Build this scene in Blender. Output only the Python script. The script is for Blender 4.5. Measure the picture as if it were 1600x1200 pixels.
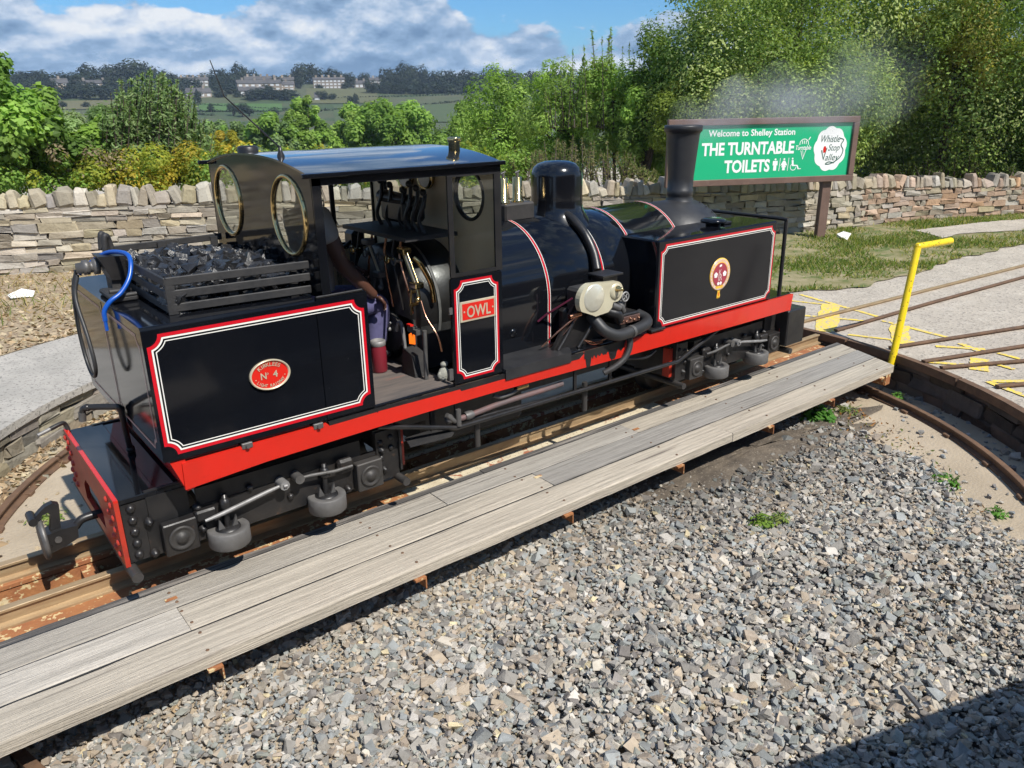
import bpy, bmesh, math, random
import numpy as np
from mathutils import Vector, Matrix
R = math.radians
sc = bpy.context.scene
for o in list(bpy.data.objects): bpy.data.objects.remove(o)
COL = sc.collection
random.seed(4); RNG = np.random.default_rng(7)

# ------------------------------------------------------------------ camera
CAMP = Vector((-0.80374, -3.72582, 2.36337)); YAW, PITCH, ROLL = -38.46772, -19.74472, -0.88937
FOC = 1215.569
y_, p_, r_ = R(YAW), R(PITCH), R(ROLL)
FW = Vector((-math.sin(y_)*math.cos(p_), math.cos(y_)*math.cos(p_), math.sin(p_)))
rt0 = Vector((math.cos(y_), math.sin(y_), 0)); up0 = rt0.cross(FW)
RT = rt0*math.cos(r_) + up0*math.sin(r_); UP = -rt0*math.sin(r_) + up0*math.cos(r_)
cd = bpy.data.cameras.new('camera'); cam = bpy.data.objects.new('camera', cd); COL.objects.link(cam)
cd.sensor_width = 36; cd.lens = 36*FOC/1600; cd.clip_start = .05; cd.clip_end = 6000
cam.matrix_world = Matrix.Translation(CAMP) @ Matrix((RT, UP, -FW)).transposed().to_4x4()
sc.camera = cam
def at(px, py, dist):
    "point of the place seen in direction (px,py), at a given horizontal distance"
    d = FW + RT*((px-800)/FOC) - UP*((py-600)/FOC)
    return CAMP + d*(dist/math.hypot(d.x, d.y))

# ------------------------------------------------------------------ world and sun
SUN = Vector((.08, -.78, 1)).normalized()
SUN_EL = math.asin(SUN.z); SUN_AZ = math.atan2(SUN.x, SUN.y)
w = bpy.data.worlds.new('World'); sc.world = w; w.use_nodes = True
nt = w.node_tree; N = nt.nodes; L = nt.links; N.clear()
def wn(t, **k):
    n = N.new(t)
    for a, v in k.items(): setattr(n, a, v)
    return n
out = wn('ShaderNodeOutputWorld'); tc = wn('ShaderNodeTexCoord')
sky = wn('ShaderNodeTexSky', sky_type='NISHITA', sun_disc=False, sun_elevation=SUN_EL, sun_rotation=SUN_AZ, air_density=1.0, dust_density=.6, ozone_density=2.5)
bgs = wn('ShaderNodeBackground'); bgs.inputs['Strength'].default_value = .085
tintn = wn('ShaderNodeMix', data_type='RGBA', blend_type='MULTIPLY'); tintn.inputs[0].default_value = 1
L.new(sky.outputs[0], tintn.inputs[6]); tintn.inputs[7].default_value = (.48, .88, 1.25, 1)
L.new(tintn.outputs[2], bgs.inputs[0])
def wmath(op, a, b=None, c=None, clamp=False):
    n = wn('ShaderNodeMath', operation=op, use_clamp=clamp)
    for i, v in enumerate((a, b, c)):
        if v is None: continue
        if isinstance(v, (int, float)): n.inputs[i].default_value = v
        else: L.new(v, n.inputs[i])
    return n.outputs[0]
mp = wn('ShaderNodeMapping'); L.new(tc.outputs['Generated'], mp.inputs[0]); mp.inputs['Scale'].default_value = (1, 1, 2.0)
def wnoise(scale, detail, rough, off=0, dist=0.0):
    m2 = wn('ShaderNodeMapping'); L.new(mp.outputs[0], m2.inputs[0]); m2.inputs['Location'].default_value = (off, off*.7, off*.3)
    n = wn('ShaderNodeTexNoise'); n.inputs['Scale'].default_value = scale; n.inputs['Detail'].default_value = detail
    n.inputs['Roughness'].default_value = rough; n.inputs['Distortion'].default_value = dist
    L.new(m2.outputs[0], n.inputs['Vector']); return n.outputs[0]
def wramp(v, a, b, lo=0., hi=1.):
    n = wn('ShaderNodeMapRange', interpolation_type='SMOOTHSTEP'); L.new(v, n.inputs[0])
    n.inputs[1].default_value = a; n.inputs[2].default_value = b; n.inputs[3].default_value = lo; n.inputs[4].default_value = hi
    return n.outputs[0]
big = wnoise(4.5, 13, .56, 2.9); lit = wnoise(9, 10, .58, 6.1); patch_ = wnoise(3.2, 3, .5, 9.4)
gapv = (at(880, -200, 100)-CAMP).normalized()
vd = wn('ShaderNodeVectorMath', operation='DOT_PRODUCT'); L.new(tc.outputs['Generated'], vd.inputs[0]); vd.inputs[1].default_value = gapv
gap = wramp(vd.outputs['Value'], math.cos(R(12)), math.cos(R(6)))
sxyz = wn('ShaderNodeSeparateXYZ'); L.new(tc.outputs['Generated'], sxyz.inputs[0]); el = sxyz.outputs[2]
high = wramp(el, .10, .6); low = wramp(el, .12, .02)
# how much cloud: dense towards the horizon, a blue opening high on the right
cover = wmath('ADD', big, wmath('MULTIPLY', low, .15)); cover = wmath('ADD', cover, .05)
cover = wmath('SUBTRACT', cover, wmath('MULTIPLY', gap, .24)); cover = wmath('SUBTRACT', cover, wmath('MULTIPLY', high, .07))
cov = wramp(cover, .48, .52)
# sunlit tops against grey undersides: compare the cloud with itself a little higher up
m3 = wn('ShaderNodeMapping'); L.new(tc.outputs['Generated'], m3.inputs[0]); m3.inputs['Location'].default_value = (0, 0, .022); m3.inputs['Scale'].default_value = (1, 1, 2.0)
m4 = wn('ShaderNodeMapping'); L.new(m3.outputs[0], m4.inputs[0]); m4.inputs['Location'].default_value = (2.9, 2.03, .87)
nb = wn('ShaderNodeTexNoise'); nb.inputs['Scale'].default_value = 4.5; nb.inputs['Detail'].default_value = 13; nb.inputs['Roughness'].default_value = .56; L.new(m4.outputs[0], nb.inputs['Vector'])
slope = wmath('SUBTRACT', big, nb.outputs[0])
shade = wmath('SUBTRACT', wmath('ADD', .51, wmath('MULTIPLY', patch_, .40)), wmath('MULTIPLY', slope, 2.3))
shade = wmath('SUBTRACT', shade, wmath('MULTIPLY', wmath('SUBTRACT', lit, .5), .5))
shade = wmath('SUBTRACT', shade, wmath('MULTIPLY', gap, .18)); shade = wmath('ADD', shade, wmath('MULTIPLY', high, .06))
cr = wn('ShaderNodeValToRGB'); L.new(shade, cr.inputs[0])
cr.color_ramp.elements[0].position = .50; cr.color_ramp.elements[0].color = (.90, .93, .97, 1)
cr.color_ramp.elements[1].position = .86; cr.color_ramp.elements[1].color = (.15, .27, .46, 1)
e = cr.color_ramp.elements.new(.60); e.color = (.62, .72, .87, 1)
e = cr.color_ramp.elements.new(.72); e.color = (.31, .46, .68, 1)
bgc = wn('ShaderNodeBackground'); L.new(cr.outputs[0], bgc.inputs[0]); bgc.inputs[1].default_value = .78
mix = wn('ShaderNodeMixShader'); L.new(cov, mix.inputs[0]); L.new(bgs.outputs[0], mix.inputs[1]); L.new(bgc.outputs[0], mix.inputs[2])
L.new(mix.outputs[0], out.inputs[0])

sd = bpy.data.lights.new('sun', 'SUN'); sd.energy = 5.0; sd.angle = R(.5); sd.color = (1, .955, .88)
so = bpy.data.objects.new('sun', sd); COL.objects.link(so); so.rotation_euler = (-SUN).to_track_quat('-Z', 'Y').to_euler(); so.location = (0, -20, 30)
sc.view_settings.view_transform = 'Standard'; sc.view_settings.look = 'None'; sc.view_settings.gamma = 1
sc.view_settings.exposure = 0.30; sc.view_settings.use_curve_mapping = False
try:
    sc.cycles.max_bounces = 8; sc.cycles.volume_bounces = 1; sc.cycles.transparent_max_bounces = 12
    sc.cycles.use_denoising = True
except Exception: pass

# ------------------------------------------------------------------ materials
def C3(c): return (c[0], c[1], c[2], 1)
MATS = {}
def pm(name, c1, c2=None, scale=8, rough=.5, metal=0, bump=0, bscale=None, stretch=(1, 1, 1), lo=.35, hi=.65, coat=0, c3=None, s3=3, lo3=.55, hi3=.7,
       rvar=0, tint=False, objrand=0, spec=None, detail=6, speck=None, speck_s=60, speck_t=.62):
    m = bpy.data.materials.new(name); m.use_nodes = True; t = m.node_tree; n = t.nodes; l = t.links
    b = n['Principled BSDF']; b.inputs['Roughness'].default_value = rough; b.inputs['Metallic'].default_value = metal
    b.inputs['Coat Weight'].default_value = coat; b.inputs['Coat Roughness'].default_value = .05
    if spec is not None: b.inputs['Specular IOR Level'].default_value = spec
    tcn = n.new('ShaderNodeTexCoord'); mpn = n.new('ShaderNodeMapping'); l.new(tcn.outputs['Object'], mpn.inputs[0]); mpn.inputs['Scale'].default_value = stretch
    if objrand:
        oi = n.new('ShaderNodeObjectInfo'); vm = n.new('ShaderNodeMath'); vm.operation = 'MULTIPLY'; l.new(oi.outputs['Random'], vm.inputs[0]); vm.inputs[1].default_value = 37
        cx = n.new('ShaderNodeCombineXYZ'); [l.new(vm.outputs[0], cx.inputs[i]) for i in range(3)]; l.new(cx.outputs[0], mpn.inputs['Location'])
    def noise(s, d=detail):
        q = n.new('ShaderNodeTexNoise'); q.inputs['Scale'].default_value = s; q.inputs['Detail'].default_value = d; q.inputs['Roughness'].default_value = .62
        l.new(mpn.outputs[0], q.inputs['Vector']); return q.outputs[0]
    def mr(v, a, bb, lo_=0, hi_=1):
        q = n.new('ShaderNodeMapRange'); l.new(v, q.inputs[0]); q.inputs[1].default_value = a; q.inputs[2].default_value = bb; q.inputs[3].default_value = lo_; q.inputs[4].default_value = hi_; return q.outputs[0]
    def mixc(f, a, bb, bt='MIX'):
        q = n.new('ShaderNodeMix'); q.data_type = 'RGBA'; q.blend_type = bt
        if isinstance(f, float): q.inputs[0].default_value = f
        else: l.new(f, q.inputs[0])
        for i, v in ((6, a), (7, bb)):
            if isinstance(v, tuple): q.inputs[i].default_value = C3(v)
            else: l.new(v, q.inputs[i])
        return q.outputs[2]
    nz = noise(scale)
    colr = c1
    if c2 is not None: colr = mixc(mr(nz, lo, hi), c1, c2)
    if c3 is not None: colr = mixc(mr(noise(s3), lo3, hi3), colr, c3)
    if speck is not None: colr = mixc(mr(noise(speck_s, 2), speck_t, speck_t+.05), colr, speck)
    if tint:
        a = n.new('ShaderNodeAttribute'); a.attribute_name = 'tint'; colr = mixc(1.0, colr, a.outputs['Color'], 'MULTIPLY')
    if objrand > 1:
        hsv = n.new('ShaderNodeHueSaturation')
        if isinstance(colr, tuple): hsv.inputs['Color'].default_value = C3(colr)
        else: l.new(colr, hsv.inputs['Color'])
        oi2 = n.new('ShaderNodeObjectInfo'); l.new(mr(oi2.outputs['Random'], 0, 1, .72, 1.25), hsv.inputs['Value'])
        rr = n.new('ShaderNodeMath'); rr.operation = 'FRACT'; r2 = n.new('ShaderNodeMath'); r2.operation = 'MULTIPLY'; r2.inputs[1].default_value = 7.3
        l.new(oi2.outputs['Random'], r2.inputs[0]); l.new(r2.outputs[0], rr.inputs[0]); l.new(mr(rr.outputs[0], 0, 1, .6, 1.25), hsv.inputs['Saturation'])
        colr = hsv.outputs[0]
    if isinstance(colr, tuple): b.inputs['Base Color'].default_value = C3(colr)
    else: l.new(colr, b.inputs['Base Color'])
    if rvar: l.new(mr(noise(scale*.7), .3, .7, max(0, rough-rvar), rough+rvar), b.inputs['Roughness'])
    if bump:
        bn = n.new('ShaderNodeBump'); bn.inputs['Strength'].default_value = bump; bn.inputs['Distance'].default_value = .02
        l.new(noise(bscale or scale*3), bn.inputs['Height']); l.new(bn.outputs[0], b.inputs['Normal'])
    MATS[name] = m; return m
def leafmat(name, trans=.4):
    m = bpy.data.materials.new(name); m.use_nodes = True; t = m.node_tree; n = t.nodes; l = t.links
    b = n['Principled BSDF']; b.inputs['Roughness'].default_value = .55; b.inputs['Specular IOR Level'].default_value = .2
    a = n.new('ShaderNodeAttribute'); a.attribute_name = 'tint'; l.new(a.outputs['Color'], b.inputs['Base Color'])
    tr = n.new('ShaderNodeBsdfTranslucent'); hs = n.new('ShaderNodeMix'); hs.data_type = 'RGBA'; hs.blend_type = 'MULTIPLY'; hs.inputs[0].default_value = 1
    l.new(a.outputs['Color'], hs.inputs[6]); hs.inputs[7].default_value = (1.5, 1.5, .7, 1); l.new(hs.outputs[2], tr.inputs[0])
    mx = n.new('ShaderNodeMixShader'); mx.inputs[0].default_value = trans; l.new(b.outputs[0], mx.inputs[1]); l.new(tr.outputs[0], mx.inputs[2])
    l.new(mx.outputs[0], n['Material Output'].inputs[0]); MATS[name] = m; return m

BLACK = pm('black_enamel', (.0045, .0052, .0075), (.006, .0065, .008), 3, .085, coat=.2, rvar=.015, spec=.42)
BLACKP = pm('black_panel_enamel', (.0045, .0052, .0075), (.010, .0105, .012), 1.3, .075, bump=.006, bscale=2.2, rvar=.035, spec=.32, lo=.45, hi=.8, speck=(.03, .03, .03), speck_s=90, speck_t=.73)
BLACKD = pm('black_dome_enamel', (.005, .0055, .0075), None, 3, .17, coat=.25)
BLACKR = pm('black_roof_enamel', (.010, .014, .024), (.014, .019, .03), 4, .09, rvar=.02, spec=.9, coat=.8)
SATIN = pm('satin_black', (.011, .011, .012), (.022, .02, .019), 9, .38, bump=.06, bscale=40, rvar=.12)
FRAME = pm('greasy_black', (.008, .008, .009), (.022, .019, .017), 7, .45, bump=.1, bscale=30, rvar=.15, c3=(.09, .05, .03), s3=11, lo3=.62, hi3=.8)
FLOORM = pm('worn_cab_floor', (.14, .115, .10), (.085, .075, .07), 7, .8, bump=.3, bscale=40, stretch=(.5, 3, 3), c3=(.2, .1, .08), s3=6, lo3=.64, hi3=.72)
DULL = pm('dull_black', (.02, .02, .021), (.035, .033, .032), 12, .6, bump=.15, bscale=60)
SMOKEB = pm('smokebox_black', (.018, .018, .02), (.03, .03, .031), 6, .42, bump=.06, bscale=30, rvar=.08)
RED = pm('red_paint', (.60, .020, .010), (.53, .02, .01), 5, .22, bump=.015, bscale=6, coat=.3, c3=(.38, .012, .01), s3=9, lo3=.62, hi3=.85)
REDB = pm('buffer_red', (.46, .035, .016), (.34, .03, .016), 7, .42, bump=.1, bscale=20, c3=(.2, .03, .02), s3=9, lo3=.58, hi3=.75)
LRED = pm('lining_red', (.55, .008, .018), None, 5, .25)
LWHITE = pm('lining_white', (.78, .76, .70), None, 5, .3)
LPINK = pm('lining_faded', (.45, .28, .26), None, 5, .4)
BRASS = pm('brass', (.70, .52, .24), (.58, .41, .17), 9, .16, 1, rvar=.06)
COPPER = pm('copper', (.72, .36, .22), (.5, .26, .16), 12, .25, 1)
STEEL = pm('steel', (.30, .295, .29), (.2, .195, .19), 20, .55, .4)
GREYM = pm('grey_cast_metal', (.16, .155, .15), (.11, .105, .1), 12, .5, .5, bump=.08)
ROLL = pm('roller_grey', (.13, .125, .12), (.09, .085, .08), 9, .6, .0, bump=.1, bscale=40)
GREYD = pm('worn_grey_iron', (.055, .05, .047), (.035, .033, .03), 9, .55, .2, bump=.1, bscale=40)
ALU = pm('cream_metal', (.62, .58, .42), (.55, .50, .36), 6, .3, .25, bump=.03, bscale=12)
ALUP = pm('polished_cream_metal', (.78, .76, .66), (.66, .63, .50), 7, .25, .45, bump=.05, bscale=6)
TAN = pm('cab_interior_tan', (.74, .60, .40), (.66, .53, .35), 4, .5)
COAL = pm('coal_black', (.012, .012, .013), (.03, .03, .032), 9, .28, bump=.5, bscale=24, rvar=.14)
WOOD = pm('weathered_plank', (.50, .445, .365), (.31, .275, .225), 6, .8, bump=.7, bscale=22, stretch=(.22, 8, 8), lo=.36, hi=.66, objrand=2, c3=(.12, .10, .085), s3=3.2, lo3=.60, hi3=.69, detail=12, speck=(.22, .15, .09), speck_s=1.6, speck_t=.71)
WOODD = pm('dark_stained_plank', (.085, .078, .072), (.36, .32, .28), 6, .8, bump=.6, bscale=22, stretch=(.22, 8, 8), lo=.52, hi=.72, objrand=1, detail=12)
POSTW = pm('brown_stained_wood', (.17, .105, .08), (.12, .072, .055), 6, .6, bump=.25, bscale=20, stretch=(.5, .5, .5), c3=(.22, .15, .12), s3=5, lo3=.6, hi3=.75)
RUST = pm('rusty_girder', (.36, .155, .055), (.27, .10, .04), 6, .85, bump=.35, bscale=40, c3=(.62, .50, .30), s3=6.5, lo3=.60, hi3=.64, speck=(.55, .42, .22), speck_s=26, speck_t=.58)
RUSTC = pm('flaking_cream_paint', (.60, .53, .38), (.50, .43, .30), 7, .8, bump=.35, bscale=30, c3=(.34, .13, .07), s3=5.5, lo3=.56, hi3=.58, speck=(.28, .2, .12), speck_s=40, speck_t=.6)
RAILTOP = pm('rail_steel', (.30, .20, .11), (.42, .31, .18), 14, .42, .3, bump=.1, bscale=60, stretch=(.3, 2, 2))
RAILR = pm('rusty_rail', (.10, .058, .035), (.16, .09, .05), 9, .8, bump=.3, bscale=50)
CONC = pm('concrete', (.46, .405, .335), (.37, .325, .27), 1.6, .9, bump=.8, bscale=30, c3=(.51, .46, .39), s3=4, lo3=.50, hi3=.75, speck=(.25, .22, .185), speck_s=30, speck_t=.57)
CONCP = pm('concrete_path', (.43, .40, .355), (.33, .31, .275), 1.6, .9, bump=.5, bscale=45, c3=(.25, .235, .21), s3=3, lo3=.55, hi3=.78, speck=(.22, .205, .185), speck_s=34, speck_t=.57)
KERB = pm('kerb_stone', (.34, .32, .285), (.25, .235, .21), 5, .9, bump=.4, bscale=40, objrand=2)
DIRT = pm('pit_earth', (.42, .345, .25), (.34, .275, .195), 1.8, .95, bump=.6, bscale=40, c3=(.16, .125, .09), s3=1.3, lo3=.58, hi3=.70, speck=(.36, .31, .25), speck_s=55, speck_t=.62)
LITTER = pm('dry_leaf_ground', (.38, .30, .20), (.27, .20, .13), 12, .95, bump=.8, bscale=30, c3=(.42, .35, .20), s3=4, lo3=.5, hi3=.7, speck=(.10, .06, .04), speck_s=40, speck_t=.58)
GRASSG = pm('thin_grass_ground', (.16, .15, .055), (.30, .25, .15), 2.6, .95, bump=.6, bscale=40, c3=(.09, .12, .03), s3=3.4, lo3=.5, hi3=.62)
YEL = pm('yellow_road_paint', (.76, .56, .07), (.64, .48, .12), 5, .8, bump=.5, bscale=30, speck=(.42, .375, .31), speck_s=24, speck_t=.55)
YELP = pm('yellow_gloss_paint', (.80, .60, .012), (.74, .53, .012), 5, .3, bump=.05, speck=(.12, .07, .02), speck_s=36, speck_t=.63)
STONE = pm('sandstone', (.42, .375, .295), (.33, .29, .225), 5, .92, bump=.7, bscale=24, objrand=2, tint=True, c3=(.20, .175, .14), s3=7, lo3=.6, hi3=.8)
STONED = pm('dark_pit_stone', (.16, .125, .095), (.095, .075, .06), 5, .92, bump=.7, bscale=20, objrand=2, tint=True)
GRAV = pm('crushed_stone', (1, 1, 1), (.78, .77, .75), 22, .88, bump=.4, bscale=60, tint=True)
GLASS = None
def glass():
    m = bpy.data.materials.new('glass'); m.use_nodes = True; t = m.node_tree; n = t.nodes; l = t.links; n.remove(n['Principled BSDF'])
    tr = n.new('ShaderNodeBsdfTransparent'); tr.inputs[0].default_value = (.86, .88, .87, 1); g = n.new('ShaderNodeBsdfGlossy'); g.inputs['Roughness'].default_value = .03
    lw = n.new('ShaderNodeLayerWeight'); lw.inputs[0].default_value = .5; pw_ = n.new('ShaderNodeMath'); pw_.operation = 'POWER'; l.new(lw.outputs['Facing'], pw_.inputs[0]); pw_.inputs[1].default_value = 4
    fr = n.new('ShaderNodeMath'); fr.operation = 'MULTIPLY_ADD'; l.new(pw_.outputs[0], fr.inputs[0]); fr.inputs[1].default_value = .5; fr.inputs[2].default_value = .045; mx = n.new('ShaderNodeMixShader'); l.new(fr.outputs[0], mx.inputs[0]); l.new(tr.outputs[0], mx.inputs[1]); l.new(g.outputs[0], mx.inputs[2])
    l.new(mx.outputs[0], n['Material Output'].inputs[0]); return m
GLASS = glass()
GREENS = pm('sign_green', (.012, .42, .19), None, 5, .3, coat=.2)
SIGNW = pm('sign_white', (.84, .84, .82), None, 5, .35)
SIGND = pm('sign_dark_green', (.02, .10, .07), None, 5, .4)
PLATER = pm('plate_red', (.62, .02, .012), None, 5, .25)
PLATEC = pm('chrome_letters', (.72, .63, .45), (.58, .50, .36), 9, .3, .4)
CRESTY = pm('crest_yellow', (.80, .42, .03), (.75, .5, .05), 20, .35)
CRESTM = pm('crest_crimson', (.34, .035, .06), None, 5, .35)
CRESTP = pm('crest_pink', (.70, .52, .48), None, 5, .4)
BLUEH = pm('blue_hose', (.006, .075, .38), None, 5, .3)
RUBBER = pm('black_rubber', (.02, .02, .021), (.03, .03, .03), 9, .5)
SKIN = pm('brown_skin', (.095, .042, .028), (.075, .033, .022), 14, .45)
SHIRT = pm('grey_tshirt', (.30, .29, .28), (.25, .245, .24), 9, .85, bump=.2)
TROUS = pm('blue_grey_trousers', (.12, .115, .24), (.09, .085, .19), 8, .85, bump=.25)
HAIR = pm('black_hair', (.01, .009, .008), None, 5, .6)
MAROON = pm('maroon_flask', (.20, .018, .03), None, 6, .35)
RAG = pm('grey_glove', (.34, .34, .29), (.24, .24, .21), 30, .9, bump=.5)
ORANGE = pm('orange_paint', (.8, .16, .01), None, 5, .5)
WHITEP = pm('white_paper', (.8, .79, .77), None, 5, .6)
BARK = pm('bark', (.085, .065, .045), (.05, .038, .028), 9, .95, bump=.8, bscale=20)
LEAF = leafmat('leaf', .42); LEAFD = leafmat('far_leaf', .15)
HILL = pm('hill_pasture', (.055, .072, .027), (.072, .075, .034), .012, .95, c3=(.035, .06, .018), s3=.02, lo3=.48, hi3=.56)  # dark base colour holds the cloud shade over the far hill
HWALL = pm('far_sandstone_house', (.30, .24, .185), (.23, .19, .15), .3, .9, objrand=2)
HROOF = pm('far_slate_roof', (.085, .08, .08), (.06, .058, .06), .4, .85)
HWIN = pm('far_window', (.55, .56, .56), None, 1, .3)
PCONC = pm('platform_wall_dark', (.07, .06, .05), (.045, .04, .034), 4, .95, bump=.5, bscale=30)
FIRE = bpy.data.materials.new('fire_glow'); FIRE.use_nodes = True
b = FIRE.node_tree.nodes['Principled BSDF']; b.inputs['Base Color'].default_value = (.8, .15, .01, 1); b.inputs['Emission Color'].default_value = (1, .17, .01, 1); b.inputs['Emission Strength'].default_value = 1.1

# ------------------------------------------------------------------ mesh helpers
ORG = {}
class MB:
    def __init__(s): s.v = []; s.f = []; s.sm = []
    def add(s, vs, fs, smooth=False):
        o = len(s.v); s.v += [tuple(v) for v in vs]; s.f += [tuple(i+o for i in f) for f in fs]; s.sm += [smooth]*len(fs); return s
    def box(s, x0, x1, y0, y1, z0, z1, b=0):
        return s.obox(((x0+x1)/2, (y0+y1)/2, (z0+z1)/2), (abs(x1-x0)/2, abs(y1-y0)/2, abs(z1-z0)/2), None, b)
    def obox(s, c, h, M=None, b=0):
        c = Vector(c); b = min(b, min(h)*.9)
        if b <= 0:
            vs = [Vector((x*h[0], y*h[1], z*h[2])) for x in (-1, 1) for y in (-1, 1) for z in (-1, 1)]
            fs = [(0, 1, 3, 2), (4, 6, 7, 5), (0, 4, 5, 1), (2, 3, 7, 6), (0, 2, 6, 4), (1, 5, 7, 3)]
        else:
            vs = []; idx = {}
            for x in (-1, 1):
                for y in (-1, 1):
                    for z in (-1, 1):
                        for a in range(3):
                            p = [x*h[0], y*h[1], z*h[2]]
                            for k in range(3):
                                if k != a: p[k] -= (x, y, z)[k]*b
                            idx[(x, y, z, a)] = len(vs); vs.append(Vector(p))
            fs = []
            for a in range(3):
                u, v = (a+1) % 3, (a+2) % 3
                for sg in (-1, 1):
                    q = []
                    for (su, sv) in ((-1, -1), (1, -1), (1, 1), (-1, 1)):
                        k = [0, 0, 0]; k[a] = sg; k[u] = su; k[v] = sv; q.append(idx[(*k, a)])
                    fs.append(q if sg > 0 else q[::-1])
                for su in (-1, 1):
                    for sv in (-1, 1):
                        k0 = [0]*3; k0[a] = -1; k0[u] = su; k0[v] = sv; k1 = list(k0); k1[a] = 1
                        q = [idx[(*k0, u)], idx[(*k1, u)], idx[(*k1, v)], idx[(*k0, v)]]
                        fs.append(q if su*sv < 0 else q[::-1])
            for x in (-1, 1):
                for y in (-1, 1):
                    for z in (-1, 1):
                        q = [idx[(x, y, z, 0)], idx[(x, y, z, 1)], idx[(x, y, z, 2)]]
                        fs.append(q if x*y*z > 0 else q[::-1])
        if M is not None: vs = [M @ v for v in vs]
        return s.add([v+c for v in vs], fs)
    def tube(s, pts, r, n=8, caps=True, smooth=True):
        pts = [Vector(p) for p in pts]; rs = r if isinstance(r, (list, tuple)) else [r]*len(pts)
        vs = []; t0 = (pts[1]-pts[0]).normalized(); up = Vector((0, 0, 1)) if abs(t0.z) < .9 else Vector((1, 0, 0)); a = t0.cross(up).normalized()
        for i, p in enumerate(pts):
            t = (pts[min(i+1, len(pts)-1)]-pts[max(i-1, 0)]).normalized(); a = (a-t*a.dot(t)).normalized(); bb = t.cross(a)
            for k in range(n):
                an = 2*math.pi*k/n; vs.append(p+(a*math.cos(an)+bb*math.sin(an))*rs[i])
        fs = [(i*n+k, i*n+(k+1) % n, (i+1)*n+(k+1) % n, (i+1)*n+k) for i in range(len(pts)-1) for k in range(n)]
        s.add(vs, fs, smooth)
        if caps:
            s.add([vs[k] for k in range(n)], [tuple(range(n))[::-1]]); s.add([vs[(len(pts)-1)*n+k] for k in range(n)], [tuple(range(n))])
        return s
    def curve(s, pts, r, n=8, sub=5, caps=True): return s.tube(smooth_path(pts, sub), r, n, caps)
    def cyl(s, p0, p1, r, n=16, smooth=True, caps=True): return s.tube([p0, p1], r, n, caps, smooth)
    def lathe(s, prof, c, ax='z', n=24, smooth=True, a0=0, a1=360, sy=1):
        full = a1-a0 >= 360; m = n if full else n+1; vs = []; c = Vector(c)
        for (r, h) in prof:
            for k in range(m):
                an = R(a0)+R(a1-a0)*k/n; u, v = r*math.cos(an), r*math.sin(an)*sy
                p = (u, v, h) if ax == 'z' else (h, u, v) if ax == 'x' else (v, h, u)
                vs.append(c+Vector(p))
        fs = [(i*m+k, i*m+(k+1) % m, (i+1)*m+(k+1) % m, (i+1)*m+k) for i in range(len(prof)-1) for k in range(n)]
        return s.add(vs, fs, smooth)
    def sphere(s, c, r, n=12, m=8, sc=(1, 1, 1)):
        prof = [(math.sin(math.pi*i/m), -math.cos(math.pi*i/m)) for i in range(m+1)]; vs = []
        for (q, h) in prof:
            for k in range(n):
                a = 2*math.pi*k/n; vs.append((c[0]+r*q*math.cos(a)*sc[0], c[1]+r*q*math.sin(a)*sc[1], c[2]+r*h*sc[2]))
        return s.add(vs, [(i*n+k, i*n+(k+1) % n, (i+1)*n+(k+1) % n, (i+1)*n+k) for i in range(m) for k in range(n)], True)
    def prism(s, poly, a, b, plane='xz', holes=None):
        "polygon extruded from a to b across plane; holes: list of polygons (filled with triangles)"
        def P(p, h): return (p[0], h, p[1]) if plane == 'xz' else (h, p[0], p[1]) if plane == 'yz' else (p[0], p[1], h)
        n = len(poly)
        if not holes:
            s.add([P(p, a) for p in poly], [tuple(range(n))]); s.add([P(p, b) for p in poly], [tuple(range(n))[::-1]])
        else:
            from mathutils.geometry import tessellate_polygon
            loops = [poly]+holes; flat = [p for lp in loops for p in lp]
            tri = tessellate_polygon([[Vector((p[0], p[1], 0)) for p in lp] for lp in loops])
            s.add([P(p, a) for p in flat], [tuple(t) for t in tri]); s.add([P(p, b) for p in flat], [tuple(t) for t in tri])
        for lp in [poly]+(holes or []):
            k = len(lp); s.add([P(p, a) for p in lp]+[P(p, b) for p in lp], [(i, (i+1) % k, k+(i+1) % k, k+i) for i in range(k)])
        return s
    def pair(s, name, mat, parent=None):
        s.build(name, mat, parent); s.v = [(x, 1.5-y, z) for x, y, z in s.v]; s.f = [tuple(f)[::-1] for f in s.f]; return s.build(name, mat, parent)
    def mirror(s, W=1.5):
        o = len(s.v); s.v += [(x, W-y, z) for x, y, z in s.v]; s.f += [tuple(i+o for i in f)[::-1] for f in s.f]; s.sm += list(s.sm); return s
    def build(s, name, mat, parent=None, fix=False):
        me = bpy.data.meshes.new(name); o = ORG.get(parent, Vector((0, 0, 0))) if parent is not None else Vector((0, 0, 0))
        me.from_pydata([(x-o.x, y-o.y, z-o.z) for x, y, z in s.v], [], s.f); me.polygons.foreach_set('use_smooth', s.sm)
        if fix:
            bm = bmesh.new(); bm.from_mesh(me); bmesh.ops.recalc_face_normals(bm, faces=bm.faces); bm.to_mesh(me); bm.free()
        me.materials.append(mat); ob = bpy.data.objects.new(name, me); COL.objects.link(ob)
        if parent is not None: ob.parent = parent; ORG[ob] = o
        else: ORG[ob] = Vector((0, 0, 0))
        return ob
def smooth_path(pts, sub=5):
    P = [Vector(p) for p in pts]; P = [P[0]*2-P[1]]+P+[P[-1]*2-P[-2]]; o = []
    for i in range(1, len(P)-2):
        a, b, c, d = P[i-1:i+3]
        for k in range(sub):
            t = k/sub; o.append(.5*((2*b)+(c-a)*t+(2*a-5*b+4*c-d)*t*t+(3*b-a-3*c+d)*t**3))
    o.append(P[-2]); return o
def tag(o, label=None, cat=None, group=None, kind=None):
    for k, v in (('label', label), ('category', cat), ('group', group), ('kind', kind)):
        if v: o[k] = v
    return o
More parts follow.
